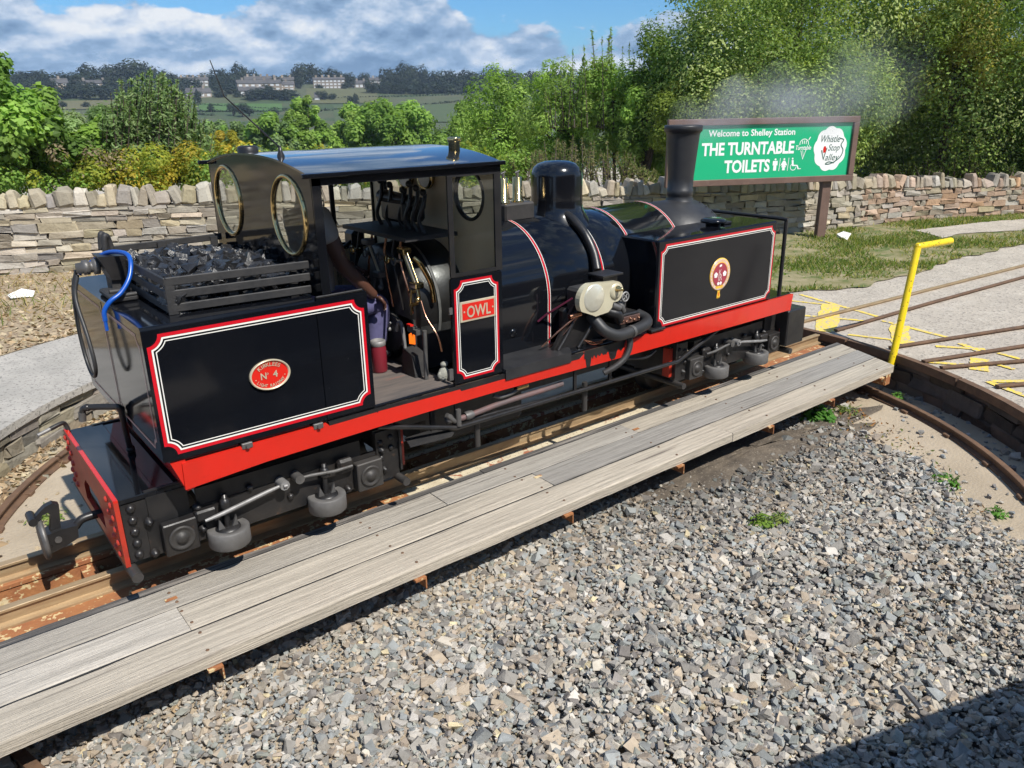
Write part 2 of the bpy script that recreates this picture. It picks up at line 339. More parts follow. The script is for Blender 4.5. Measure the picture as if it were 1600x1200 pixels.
def thing(name, label, cat, loc=(0, 0, 0), group=None):
    o = bpy.data.objects.new(name, None); COL.objects.link(o); o.location = loc; o.empty_display_size = .2; ORG[o] = Vector(loc); return tag(o, label, cat, group)
def npmesh(name, V, F, mat, parent=None, tint=None, smooth=False, origin=(0, 0, 0)):
    "numpy verts (n,3), faces (m,k) all of one size, tint (n,3)"
    me = bpy.data.meshes.new(name); V = np.asarray(V, np.float32)-np.asarray(origin, np.float32); F = np.asarray(F, np.int32); k = F.shape[1]
    me.vertices.add(len(V)); me.vertices.foreach_set('co', V.ravel()); me.loops.add(F.size); me.loops.foreach_set('vertex_index', F.ravel())
    me.polygons.add(len(F)); me.polygons.foreach_set('loop_start', np.arange(0, F.size, k, dtype=np.int32))
    try: me.polygons.foreach_set('loop_total', np.full(len(F), k, np.int32))
    except Exception: pass
    me.polygons.foreach_set('use_smooth', np.full(len(F), bool(smooth)))
    me.update(calc_edges=True)
    if tint is not None:
        a = me.attributes.new('tint', 'FLOAT_COLOR', 'POINT'); a.data.foreach_set('color', np.c_[tint, np.ones(len(V))].astype(np.float32).ravel())
    me.materials.append(mat); ob = bpy.data.objects.new(name, me); COL.objects.link(ob)
    if parent is not None: ob.parent = parent
    ORG[ob] = Vector(origin) ; return ob
def set_tint(o, c):
    me = o.data; a = me.attributes.new('tint', 'FLOAT_COLOR', 'POINT'); a.data.foreach_set('color', np.tile(np.array([*c, 1], np.float32), len(me.vertices)))
# text: glyph meshes from the built-in font
_fc = {}
def glyphs(txt, bold=0., shear=0.):
    k = (txt, bold, shear)
    if k not in _fc:
        cu = bpy.data.curves.new('lettering', 'FONT'); cu.body = txt; cu.size = 1; cu.offset = bold; cu.shear = shear; cu.resolution_u = 3; cu.fill_mode = 'FRONT'
        ob = bpy.data.objects.new('lettering', cu); COL.objects.link(ob); dg = bpy.context.evaluated_depsgraph_get(); dg.update()
        me = bpy.data.meshes.new_from_object(ob.evaluated_get(dg)); vs = [(v.co.x, v.co.y) for v in me.vertices]; fs = [tuple(p.vertices) for p in me.polygons]
        COL.objects.unlink(ob); bpy.data.objects.remove(ob); bpy.data.curves.remove(cu); bpy.data.meshes.remove(me)
        _fc[k] = (vs, fs)
    return _fc[k]
def text(mb, txt, O, U, Vv, x, y, h, width=None, bold=.01, shear=0., nrm=None):
    "lay txt with its lower left at plane coords (x,y), cap height h; width squeezes it"
    vs, fs = glyphs(txt, bold, shear)
    if not vs: return mb
    x0 = min(v[0] for v in vs); x1 = max(v[0] for v in vs); y0 = 0; y1 = .73
    sy = h/(y1-y0); sx = (width/(x1-x0)) if width else sy
    n = Vector(nrm) if nrm is not None else Vector((0, 0, 0))
    return mb.add([Vector(O)+Vector(U)*(x+(v[0]-x0)*sx)+Vector(Vv)*(y+v[1]*sy)+n for v in vs], fs)
def arctext(mb, txt, O, U, Vv, rx, ry, a0, a1, h, bold=.01, inward=False, sq=1., nrm=(0, 0, 0)):
    n = len(txt)
    for i, ch in enumerate(txt):
        if ch == ' ': continue
        a = R(a0+(a1-a0)*(i+.5)/n); c = Vector((rx*math.cos(a), ry*math.sin(a))); t = Vector((-rx*math.sin(a), ry*math.cos(a))).normalized()
        if a1 < a0: t = -t
        nn = Vector((-t.y, t.x)); vs, fs = glyphs(ch, bold); s = h/.73
        xm = (min(v[0] for v in vs)+max(v[0] for v in vs))/2
        mb.add([Vector(O)+Vector(U)*(c.x+t.x*(v[0]-xm)*s*sq+nn.x*(v[1]-.36)*s)+Vector(Vv)*(c.y+t.y*(v[0]-xm)*s*sq+nn.y*(v[1]-.36)*s)+Vector(nrm) for v in vs], fs)
    return mb
def lining(parent, x0, x1, z0, z1, y, rad=.055, names=('lining', 'lining'), red=LRED, white=LWHITE, w=1.0, plane='xz', sign=-1):
    def path(d, n=6):
        o = []; r = rad+d; c = [(x0, z1, -90, 0), (x1, z1, 180, 270), (x1, z0, 90, 180), (x0, z0, 0, 90)]
        e = math.degrees(math.asin(min(1, d/r)))
        for cx, cz, a0, a1 in c:
            b0 = a0+e; b1 = a1-e
            for k in range(n+1):
                a = R(b0+(b1-b0)*k/n); o.append((cx+r*math.cos(a), cz+r*math.sin(a)))
        return o
    def band(d0, d1, mb, yy):
        a, b = path(d0), path(d1); n = len(a)
        f = (lambda p: (p[0], yy, p[1])) if plane == 'xz' else (lambda p: (yy, p[0], p[1]))
        mb.add([f(p) for p in a]+[f(p) for p in b], [(i, (i+1) % n, n+(i+1) % n, n+i) for i in range(n)])
    m = MB(); band(0, .021*w, m, y+sign*.0016); m.build(names[0], red, parent)
    m = MB(); band(.0225*w, .033*w, m, y+sign*.0024); band(.044*w, .050*w, m, y+sign*.0024); m.build(names[1], white, parent)

# ------------------------------------------------------------------ the locomotive
W = 1.5; YC = .75
loco = thing('steam_locomotive', 'glossy black narrow gauge steam locomotive with red underframe standing on the turntable', 'locomotive', (2.66, YC, 0))
def ell(cx, cz, a, b, n=36): return [(cx+a*math.cos(2*math.pi*i/n), cz+b*math.sin(2*math.pi*i/n)) for i in range(n)]
def rrect(x0, x1, z0, z1, r=(0, 0, 0, 0), n=6):
    o = []
    for (cx, cz, a, q) in ((x1, z1, 0, r[0]), (x0, z1, 90, r[1]), (x0, z0, 180, r[2]), (x1, z0, 270, r[3])):
        if q <= 0: o.append((cx, cz)); continue
        ox = cx-q if a in (0, 270) else cx+q; oz = cz-q if a in (0, 90) else cz+q
        o += [(ox+q*math.cos(R(a+90*k/n)), oz+q*math.sin(R(a+90*k/n))) for k in range(n+1)]
    return o
# frames and footplate
MB().box(.03, 5.34, .015, 1.485, .735, .756, .004).build('footplate', BLACK, loco)
MB().prism([(1.16, .02), (1.712, .02), (1.712, 1.48), (1.16, 1.48)], .757, .764, 'xy').build('cab_floor', FLOORM, loco)
for y0, y1 in ((-.012, .012), (W-.012, W+.012)):
    topl = [(.08, .733), (.853, .735), (.853, .726), (.861, .726), (.861, .718), (1.16, .722), (1.165, .714), (1.17, .724), (1.74, .720), (1.745, .712), (1.75, .706), (2.06, .708), (2.75, .700), (2.80, .735), (3.5, .745), (5.34, .752)]
    botl = [(5.318, .612), (4.2, .615), (3.4, .622), (2.6, .630), (2.0, .638), (1.5, .636), (1.0, .628), (.5, .618), (.075, .592)]
    MB().prism(topl+botl, y0, y1, 'xz').build('valance', RED, loco)
    MB().prism([(.865, .74), (2.79, .74), (2.79, .60+.08), (.865, .68)], y0+.004, y1-.004, 'xz').build('fascia', SATIN, loco)
MB().prism([(.03, .742), (.1, .742), (.125, .585), (.085, .578)], .0, 1.5, 'xz').build('drag_beam', RED, loco)
MB().box(5.30, 5.335, .0, 1.5, .60, .735).build('drag_beam', RED, loco)
MB().box(.15, 5.25, .34, .36, .42, .735).pair('main_frame', FRAME, loco)
MB().box(1.75, 2.65, .48, 1.02, .14, .72, .03).build('ash_pan', DULL, loco)
MB().box(.2, 5.2, .36, 1.14, .62, .73).build('frame_stretcher', FRAME, loco)
for x in (.28, .62):     # little hinges where bunker meets the valance
    pass
for (x) in (.405, .80):
    h = MB().box(x-.028, x+.028, -.018, .0, .722, .752, .003).cyl((x, -.032, .737), (x, -.015, .737), .011, 8).build('bracket', GREYM, loco)
# bunker
bk = MB(); prof = [(0.0, .02), (0.0, .745)]
bk.prism(rrect(0, 1.5, .757, 1.43, (.02, .02, 0, 0)), .0, .858, 'yz'); bunker = bk.build('bunker', BLACKP, loco)
lining(bunker, .016, 1.135, .784, 1.392, .0, w=.8)
lining(bunker, .05, .74, .80, 1.385, .0, .05, ('rear_lining', 'rear_lining'), LPINK, LPINK, .32, 'yz'); lining(bunker, .76, 1.45, .80, 1.385, .0, .05, ('rear_lining', 'rear_lining'), LPINK, LPINK, .32, 'yz')
MB().box(-.002, .001, .748, .752, .757, 1.42).build('seam', SATIN, bunker)
for y0 in (0, W-.014):
    cp = MB(); cp.prism(rrect(.863, 1.16, .757, 1.437, (.028, .004, 0, 0)), y0+.001, y0+.014, 'xz'); cp.build('cab_side_panel', BLACKP, loco)
    MB().cyl((.868, y0+.004, 1.435), (1.135, y0+.004, 1.437), .0075, 8).build('beading', SATIN, loco)
# oval number plate
O = Vector((.572, -.001, 1.083))
npl = MB().lathe([(0, 0), (.102, 0), (.104, -.006)], (0, 0, 0), 'y', 40).v
pl = MB(); prof = [(.108, 0), (.108, -.012), (.104, -.016), (.098, -.012), (.096, -.006), (0, -.006)]
def oval(prof, O, sx, sz, n=40):
    m = MB(); vs = []
    for r, h in prof:
        for k in range(n): a = 2*math.pi*k/n; vs.append((O[0]+r*sx*math.cos(a), O[1]+h, O[2]+r*sz*math.sin(a)))
    return m.add(vs, [(i*n+k, i*n+(k+1) % n, (i+1)*n+(k+1) % n, (i+1)*n+k) for i in range(len(prof)-1) for k in range(n)], True)
npo = oval(prof[4:], O, 1, .74).build('number_plate', PLATER, loco); oval(prof[:5], O, 1, .74).build('rim', PLATEC, npo)
m = MB(); U_, V_ = Vector((1, 0, 0)), Vector((0, 0, 1)); nn = Vector((0, -.0085, 0))
arctext(m, 'KIRKLEES', O, U_, V_, .078, .056, 138, 42, .021, .02, nrm=nn)
arctext(m, '• LIGHT RAILWAY •', O, U_, V_, .079, .057, 190, 350, .017, .02, nrm=nn, sq=.9)
text(m, 'N', O, U_, V_, -.05, -.018, .036, .030, .02, nrm=nn); text(m, 'o', O, U_, V_, -.018, .003, .016, .010, .01, nrm=nn); text(m, '4', O, U_, V_, .014, -.017, .036, .026, .02, nrm=nn)
m.build('lettering', PLATEC, npo)
# bunker top fittings
MB().box(.03, .155, .60, .90, 1.432, 1.462, .008).cyl((.045, .61, 1.466), (.15, .61, 1.466), .012, 8).cyl((.045, .72, 1.47), (.15, .72, 1.47), .014, 8).build('filler_hatch', DULL, loco)
# coal guard
guard = []
def bar(a, b_, h=.03, t=.012, name='guard_slat'):
    a, b_ = Vector(a), Vector(b_); d = b_-a; M = Matrix.Rotation(math.atan2(d.y, d.x), 3, 'Z'); return MB().obox((a+b_)/2, (d.length/2, t/2, h), M, .004).build(name, DULL, loco)
for z in (1.462, 1.528, 1.592):
    bar((.185, .16, z), (.89, .10, z), .021); bar((.185, 1.34, z), (.89, 1.40, z), .021); bar((.18, .155, z), (.18, 1.345, z), .021)
for x in (.2, .5, .82):
    for y in (.135, 1.36): MB().box(x-.022, x+.022, y-.002+(.02 if y < 1 else -.02), y+.012+(.02 if y < 1 else -.02), 1.432, 1.605).build('guard_stay', DULL, loco)
for y in (.5, 1.0): MB().box(.188, .2, y-.022, y+.022, 1.432, 1.605).build('guard_stay', DULL, loco)
for y in (1.14, 1.235): MB().curve([(.19, y, 1.55), (.175, y, 1.66), (.165, y-.01, 1.70), (.15, y-.02, 1.70), (.14, y-.02, 1.62)], .016, 8).build('lifting_hook', DULL, loco)
# hose connector with its box, on a bracket
connector = MB().prism([(.09, 1.51), (.20, 1.50), (.20, 1.63), (.045, 1.64)], .83, .99, 'xz').build('hose_connector', SATIN, loco)
MB().lathe([(.0, -.05), (.028, -.05), (.03, -.02), (.04, -.018), (.04, .01), (.03, .012), (.03, .03), (.044, .032), (.044, .06), (0, .07)], (.0, .94, 1.575), 'x', 16).build('socket', GREYM, connector)
MB().box(.09, .19, .85, .97, 1.432, 1.51).build('connector_bracket', DULL, loco)
# cab
ZE, ZA = 2.035, 2.115
def zr(y, add=0): return ZA-(ZA-ZE)*abs((y-YC)/.765)**2.3+add
arch = [(y, zr(y)) for y in np.linspace(.006, 1.494, 25)]
back = MB(); poly = [(.006, 1.42)]+arch+[(1.494, 1.42)]
PORT = ((.315, 1.822), (1.215, 1.83))
back.prism(poly, .903, .914, 'yz', [ell(c[0], c[1], .20, .20) for c in PORT]); cb = back.build('cab_back', BLACK, loco)
MB().prism(poly, .915, .918, 'yz', [ell(c[0], c[1], .20, .20) for c in PORT]).build('lining_sheet', TAN, cb)
for c in PORT:
    po = MB().lathe([(.196, .0), (.196, -.010), (.203, -.016), (.212, -.015), (.217, -.010), (.219, .0)], (.905, *c), 'x', 40).build('porthole', BRASS, loco)
    MB().prism(ell(*c, .196, .196), .905, .909, 'yz').build('glass', GLASS, po)
for y in (.0, W):
    s = 1 if y < .5 else -1
    MB().box(.903, .952, min(y, y+.012*s), max(y, y+.012*s), 1.437, 2.03).build('cab_pillar', BLACK, loco)
    MB().box(.903, 2.095, min(y, y+.02*s), max(y, y+.02*s), 1.995, 2.036).build('cab_header', BLACK, loco)
    pnl = MB().prism(rrect(1.712, 2.09, .757, 1.412, (.02, .02, 0, 0)), y+.001*s, y+.02*s, 'xz').build('cab_front_panel', BLACKP, loco)
    fr = MB(); fr.prism([(1.715, 1.416), (2.095, 1.416), (2.095, 1.995), (1.715, 1.995)], y, y+.014*s, 'xz', [[(1.748, 1.437), (2.047, 1.437), (2.047, 1.985), (1.748, 1.985)]]); wf = fr.build('side_window', SATIN, loco)
    MB().box(1.748, 2.047, y+.005*s, y+.008*s, 1.437, 1.985).build('glass', GLASS, wf)
    if s > 0: lining(pnl, 1.73, 2.06, .775, 1.392, y+.001, .048, w=.68)
MB().box(1.16, 2.09, 1.486, 1.50, .757, 1.40).build('far_cab_side', BLACK, loco)
MB().box(1.17, 2.08, 1.480, 1.485, .77, 1.39).build('far_cab_lining', TAN, loco)
MB().tube([(1.16, 1.49, 1.41), (2.09, 1.49, 1.41)], .014, 8).build('beading', SATIN, loco)
fs = [(y, zr(y)-.005) for y in np.linspace(.015, 1.485, 21)]
fsh = MB().prism([(.015, .76)]+fs+[(1.485, .76)], 2.07, 2.085, 'yz', [ell(.28, 1.845, .15, .15), ell(1.17, 1.845, .15, .15)]).build('cab_front', BLACK, loco)
MB().prism([(.02, .78)]+[(y, z-.01) for y, z in fs]+[(1.48, .78)], 2.062, 2.068, 'yz', [ell(.28, 1.845, .15, .15), ell(1.17, 1.845, .15, .15)]).build('lining_sheet', TAN, fsh)
for c in ((.28, 1.845), (1.17, 1.845)):
    po = MB().lathe([(.142, .02), (.142, -.006), (.158, -.006), (.162, .0), (.162, .02)], (2.06, *c), 'x', 32).build('spectacle_window', SATIN, loco); MB().prism(ell(*c, .145, .145), 2.071, 2.075, 'yz').build('glass', GLASS, po)
rf = MB(); ys = np.linspace(-.02, 1.52, 29); up_ = [(y, zr(min(max(y, .0), 1.5))+.012+(-.004 if y < 0 or y > 1.5 else 0)) for y in ys]; lo_ = [(y, z-.011) for y, z in up_]
poly = up_+lo_[::-1]; n = len(up_)
vs = [(.885, y, z) for y, z in poly]+[(2.11, y, z) for y, z in poly]; m = len(poly)
rf.add(vs, [(i, (i+1) % m, m+(i+1) % m, m+i) for i in range(m)], True)
for k in range(n-1):
    for o in (0, m): rf.add([vs[o+k], vs[o+k+1], vs[o+m-2-k], vs[o+m-1-k]], [(0, 1, 2, 3)])
roof = rf.build('cab_roof', BLACKR, loco)
MB().box(.845, 2.115, -.03, -.006, 2.035, 2.058, .004).pair('rain_gutter', BLACK, loco)
MB().lathe([(.0, .055), (.036, .055), (.041, .05), (.041, .03), (.035, .028), (.035, -.03), (.0, -.03)], (2.0, .33, zr(.33)+.035), 'z', 18).build('roof_vent', BRASS, loco)
MB().lathe([(0, .03), (.05, .03), (.06, .02), (.06, -.02)], (1.0, 1.05, zr(1.05)+.02), 'z', 18).build('roof_hatch', SATIN, loco)
ae = MB().lathe([(0, .05), (.008, .05), (.012, .02), (.02, .0), (.022, -.02)], (.95, .45, zr(.45)+.02), 'z', 10)
p0 = Vector((.95, .45, zr(.45)+.06)); ae.tube([p0, p0+Vector((-.245, .05, .26)), p0+Vector((-.29, .06, .43))], [.005, .0038, .0026], 5); ae.build('aerial', SATIN, loco)
# OWL name plate
npb = MB().box(1.766, 2.03, -.009, .0, 1.137, 1.262, .002).build('name_plate', PLATEC, loco)
MB().box(1.779, 2.017, -.0105, -.0085, 1.150, 1.249).build('red_field', PLATER, npb)
m = MB(); text(m, 'OWL', (1.766, -.0125, 1.137), U_, V_, .045, .026, .072, .178, .018)
for x in (.026, .240): m.lathe([(0, -.001), (.006, 0)], (1.766+x, -.012, 1.2), 'y', 10)
m.build('lettering', PLATEC, npb)
# boiler
RB, ZB = .505, 1.085
def barrel(x0, x1, r, z=ZB, lowz=.757, n=40):
    m = MB(); prof = [(YC-r, lowz)]+[(YC-r*math.cos(math.pi*k/n), z+r*math.sin(math.pi*k/n)) for k in range(n+1)]+[(YC+r, lowz)]
    k = len(prof); m.add([(x0, *p) for p in prof]+[(x1, *p) for p in prof], [(i, i+1, k+i+1, k+i) for i in range(k-1)], True)
    m.add([(x0, *p) for p in prof], [tuple(range(k))]); m.add([(x1, *p) for p in prof], [tuple(range(k))[::-1]]); return m
barrel(2.087, 2.72, RB).build('firebox_cladding', BLACK, loco)
MB().lathe([(0, 2.72), (RB, 2.72), (RB, 4.15), (0, 4.15)], (0, YC, ZB), 'x', 56).build('boiler', BLACK, loco)
MB().lathe([(0, 4.15), (RB-.018, 4.15), (RB-.018, 4.74), (RB-.03, 4.765), (0, 4.78)], (0, YC, ZB), 'x', 56).build('smokebox', SMOKEB, loco)
rv = MB()
for k in range(40):
    a = math.pi*2*k/40; rv.sphere((4.73, YC+(RB-.017)*math.cos(a), ZB+(RB-.017)*math.sin(a)), .008, 6, 4)
rv.build('rivets', SMOKEB, loco)
def band(x, flat=False):
    nb = 44
    for (dx0, dx1, r, mat, nm) in ((-.0135, .0135, RB+.004, LPINK, 'boiler_band'),):
        if flat:
            pr = [(YC-r, .757)]+[(YC-r*math.cos(math.pi*k/nb), ZB+r*math.sin(math.pi*k/nb)) for k in range(nb+1)]+[(YC+r, .757)]
        else: pr = [(YC-r*math.cos(R(-50+280*k/nb)), ZB+r*math.sin(R(-50+280*k/nb))) for k in range(nb+1)]
        def strip(a, b_, dr):
            q = [(YC+(p[0]-YC)*(1+dr/r), ZB+(p[1]-ZB)*(1+dr/r) if p[1] > ZB-.4 and not (flat and p[1] < ZB) else p[1]) for p in pr]; k = len(q)
            return MB().add([(x+a, *p) for p in q]+[(x+b_, *p) for p in q], [(i, i+1, k+i+1, k+i) for i in range(k-1)], True)
        bb = strip(dx0, dx1, 0).build('boiler_band', BLACK, loco)
        strip(-.0135, -.0095, .0012).build('lining', LWHITE, bb); strip(-.006, .006, .0014).build('lining', LRED, bb); strip(.0095, .0135, .0012).build('lining', LWHITE, bb)
band(2.69, True); band(3.225); band(3.58); band(4.13)
# dome
MB().lathe([(.30, -.11), (.26, -.06), (.225, -.02), (.203, .02), (.195, .06), (.194, .10), (.194, .262), (.189, .295), (.174, .327), (.145, .352), (.09, .370), (0, .376)], (3.21, YC, 1.595), 'z', 48).build('dome', BLACKD, loco)
# chimney
MB().lathe([(.15, -.06), (.135, -.03), (.12, -.005), (.112, .02), (.109, .04), (.113, .045), (.113, .09), (.108, .095), (.110, .2), (.136, .50), (.140, .545), (.150, .565), (.158, .565), (.160, .608), (.154, .616), (.13, .616), (.11, .5), (.09, .2)], (4.64, YC, 1.565), 'z', 48).build('chimney', SMOKEB, loco)
rv = MB()
for k in range(14): a = 2*math.pi*k/14; rv.sphere((4.64+.16*math.cos(a), YC+.16*math.sin(a), 1.545-.06*math.sin(a)**2), .008, 6, 4)
rv.build('rivets', SMOKEB, loco)
# safety valves
MB().box(2.655, 2.93, .67, .83, 1.575, 1.70, .012).build('valve_box', GREYD, loco)
for x in (2.70, 2.83):
    sv = MB().lathe([(.045, 0), (.045, .015), (.036, .02), (.036, .17), (.03, .175), (0, .175)], (x, YC, 1.70), 'z', 18).build('safety_valve', BRASS, loco)
    MB().cyl((x, YC, 1.86), (x, YC, 1.905), .012, 8).cyl((x-.02, YC, 1.905), (x+.02, YC, 1.915), .006, 6).build('spindle', GREYM, sv)
for yy in (.74, .76): pass
# steam pipe from dome down to the engine
pp = [(3.24, .50, 1.60), (3.17, .40, 1.50)]
MB().curve([(3.15, .60, 1.60), (3.148, .532, 1.578), (3.145, .446, 1.533), (3.146, .358, 1.459), (3.144, .274, 1.348), (3.11, .20, 1.24)], [.034]*26, 14).build('steam_pipe', SATIN, loco)
# side tanks
for side in (0, 1):
    y0, y1 = (0, .40) if not side else (1.10, 1.5)
    tk = MB(); tk.box(3.525, 5.005, y0, y1, .757, 1.425, .012); tank = tk.build('side_tank', BLACKP, loco)
    lid = MB().lathe([(0, .045), (.07, .045), (.098, .035), (.104, .022), (.1, .012), (.06, .01), (.06, -.01)], (4.42, y0+.21, 1.437), 'z', 24).build('tank_lid', BLACK, loco)
    MB().box(4.50, 4.60, y0+.16, y0+.26, 1.425, 1.447, .006).build('hinge', SATIN, lid)
    if not side:
        lining(tank, 3.556, 4.985, .773, 1.392, .0, .05, w=.72)
        # crest: belt ring, crimson centre, roses, monogram, hanging buckle end
        O2 = Vector((4.272, -.0005, 1.078)); n2 = Vector((0, -.0035, 0))
        cr = oval([(.128, 0), (.128, -.0025), (0, -.0025)], O2, 1.0, 1.02).build('crest', CRESTY, loco)
        oval([(.121, -.0033), (.098, -.0033)], O2, 1.0, 1.02).build('belt', CRESTP, cr)
        oval([(.091, -.0034), (0, -.0034)], O2, 1.0, 1.02).build('centre_field', CRESTM, cr)
        mm = MB(); arctext(mm, 'KIRKLEES LIGHT RAILWAY', O2, U_, V_, .1095, .1115, 232, -52, .018, .02, nrm=(0, -.0042, 0)); mm.build('lettering', CRESTY, cr)
        mm = MB()
        for (dx, dz) in ((-.055, 0), (.055, 0), (-.018, -.072), (.012, -.072)):
            for k in range(5):
                a = R(90+72*k); q = .011 if dz == 0 else .007; mm.lathe([(0, -.0002), (q, 0)], O2+Vector((dx+q*1.1*math.cos(a), -.0045-.0002*k, dz+q*1.1*math.sin(a))), 'y', 10)
        mm.prism([(O2.x-.014, O2.z+.058), (O2.x+.014, O2.z+.064), (O2.x+.012, O2.z+.08), (O2.x-.016, O2.z+.074)], -.0052, -.0046, 'xz'); mm.build('rose', SIGNW, cr)
        mm = MB(); text(mm, 'K', O2, U_, V_, -.018, -.008, .05, .034, -.004, nrm=(0, -.0048, 0)); text(mm, 'L', O2, U_, V_, -.022, -.048, .05, .026, -.004, nrm=(0, -.005, 0)); text(mm, 'R', O2, U_, V_, -.006, -.050, .055, .032, -.004, nrm=(0, -.0052, 0)); mm.build('monogram', CRESTP, cr)
        mm = MB(); mm.prism([(4.235, .965), (4.31, .965), (4.33, .985), (4.215, .985)], -.0048, -.0036, 'xz'); mm.prism([(4.252, .965), (4.288, .965), (4.284, .93), (4.292, .905), (4.286, .885), (4.278, .895), (4.268, .88), (4.262, .895), (4.25, .885), (4.25, .905), (4.256, .93)], -.003, -.0005, 'xz'); mm.build('buckle', CRESTY, cr)
        MB().prism(ell(4.271, .918, .008, .017, 14), -.0042, -.0032, 'xz').build('buckle_jewel', ORANGE, cr)
# front hand rail
MB().tube([(5.2, .03, 1.41), (5.19, .10, 1.415), (5.19, 1.40, 1.415), (5.2, 1.47, 1.41)], .016, 10).build('hand_rail', SATIN, loco)
for y in (.045, 1.455): MB().cyl((5.205, y, .757), (5.2, y, 1.41), .017, 10).build('rail_post', SATIN, loco)
# running board between cab and engine
MB().prism([(2.092, -.022), (2.66, -.022), (2.72, .06), (2.73, .27), (2.092, .27)], .700, .772, 'xy').build('running_board', SMOKEB, loco)
MB().lathe([(0, -.006), (.026, -.006), (.03, 0)], (2.37, YC-RB, .905), 'y', 18).build('washout_plug', BLACK, loco)
# ---- engine
fr_ = MB(); fr_.prism([(2.58, .757), (2.95, .757), (3.03, 1.0), (2.78, 1.06)], .085, .11, 'xz'); fr_.box(2.76, 3.4, .16, .24, .6, 1.02, .02); fr_.build('engine_frame', SATIN, loco)
for (a, b_) in (((2.62, .07, .77), (2.79, .07, 1.02)), ((2.80, .06, .757), (2.97, .05, 1.0))): MB().curve([a, tuple((Vector(a)+Vector(b_))/2+Vector((.02, 0, 0))), b_], .014, 8).build('engine_stay', SATIN, loco)
# cylinder end cover: a cream casting, big round boss at left and small one at right
hull = []
def hp(cx, cz, r, a0, a1, n=10): return [(cx+r*math.cos(R(a0+(a1-a0)*k/n)), cz+r*math.sin(R(a0+(a1-a0)*k/n))) for k in range(n+1)]
hull = hp(2.845, 1.105, .115, 100, 215)+[(2.86, .995), (2.885, .982), (3.01, .992), (3.045, 1.02), (3.055, 1.055)]+hp(3.075, 1.125, .075, -70, 80)
cyl_ = MB(); cyl_.prism(hull, -.02, .025, 'xz').build('cylinder_cover', ALU, loco)
cc = bpy.data.objects['cylinder_cover']; bv = cc.modifiers.new('bevel', 'BEVEL'); bv.width = .012; bv.segments = 3
MB().lathe([(.098, 0), (.093, -.008), (.082, -.010), (.077, -.012), (.05, -.022), (0, -.026)], (2.868, -.018, 1.115), 'y', 36).build('boss', ALUP, cc)
MB().lathe([(.058, 0), (.054, -.010), (.03, -.013), (0, -.013)], (3.075, -.018, 1.13), 'y', 28).build('boss', ALU, cc)
MB().lathe([(.022, 0), (.022, -.02), (.016, -.025), (.016, -.04), (.01, -.045), (.01, -.06), (0, -.06)], (3.08, -.022, 1.15), 'y', 12).build('oil_cap', BRASS, cc)
MB().box(2.96, 3.16, -.01, .15, 1.235, 1.25, .003).box(2.99, 3.13, .02, .14, 1.15, 1.235).build('steam_chest', SATIN, loco)
MB().box(2.80, 3.10, .026, .2, 1.0, 1.17, .02).build('cylinder_block', DULL, loco)
hw = MB()
hw.lathe([(.033+.006*math.cos(a), .006*math.sin(a)) for a in np.linspace(0, 2*math.pi, 9)], (3.175, -.02, 1.075), 'y', 20)
for k in range(4): a = R(45+90*k); hw.cyl((3.175, -.02, 1.075), (3.175+.033*math.cos(a), -.02, 1.075+.033*math.sin(a)), .004, 6)
hw.cyl((3.175, -.03, 1.075), (3.175, .10, 1.05), .008, 8); hw.build('hand_wheel', STEEL, loco)
MB().curve([(3.15, .02, 1.04), (3.16, .0, 1.0), (3.18, .0, .965)], .022, 10).cyl((3.06, .0, 1.03), (3.12, -.02, 1.0), .026, 10).cyl((3.19, .02, .99), (3.2, .02, 1.05), .02, 8).build('lubricator_pipe', GREYM, loco)
MB().curve([(3.02, .05, 1.02), (3.05, .02, .98), (3.11, -.01, .955), (3.14, .0, .91)], .036, 12).build('exhaust_elbow', SATIN, loco)
tb = MB().box(3.13, 3.34, -.01, .14, .865, .945, .008).build('terminal_box', SATIN, loco)
mb = MB().box(3.13, 3.335, -.024, -.012, .875, .928, .004).build('cover_strip', pm('brown_bracket', (.10, .05, .035), (.06, .03, .025), 12, .5), tb)
for x in (3.15, 3.19, 3.23, 3.27, 3.315): MB().sphere((x, -.028, .90+.008*math.sin(x*90)), .010, 8, 6).build('bolt', COPPER, tb)
MB().curve([(2.93, .08, .97), (2.94, .02, .92), (2.97, -.03, .865), (3.05, -.06, .825), (3.15, -.06, .82), (3.30, -.05, .83), (3.40, -.03, .845), (3.45, .03, .86), (3.44, .10, .88)], .042, 14, 6).build('exhaust_hose', RUBBER, loco)
MB().cyl((3.20, -.058, .82), (3.225, -.056, .822), .046, 16).build('hose_clip', GREYM, loco)
MB().curve([(3.22, -.03, .79), (3.215, -.045, .71), (3.16, -.05, .63), (3.08, -.035, .58), (3.0, .0, .54)], .022, 10).build('drain_pipe', DULL, loco)
MB().lathe([(.028, 0), (.028, .03), (.022, .03)], (3.22, -.03, .785), 'z', 10).build('pipe_union', SATIN, loco)
MB().curve([(2.80, .04, 1.0), (2.72, .06, .96), (2.60, .10, .87), (2.53, .14, .80)], .007, 6).build('oil_pipe', COPPER, loco)
MB().curve([(2.79, .05, .99), (2.73, .07, .92), (2.66, .10, .84), (2.62, .16, .77)], .006, 6).build('oil_pipe', COPPER, loco)
MB().cyl((2.71, .055, .995), (2.80, .04, 1.005), .017, 10).build('pipe_union', COPPER, loco)
MB().tube([(2.74, .06, 1.12), (2.63, .20, 1.0), (2.58, .235, .95)], .008, 6).build('drain_rod', pm('maroon_rod', (.09, .01, .03), None, 5, .35), loco)
MB().curve([(2.86, .06, .80), (2.95, .03, .775), (3.05, .02, .79), (3.12, .05, .80)], .006, 6).curve([(2.84, .05, .81), (2.9, .02, .77), (2.99, .01, .772)], .005, 6).build('copper_pipe', COPPER, loco)
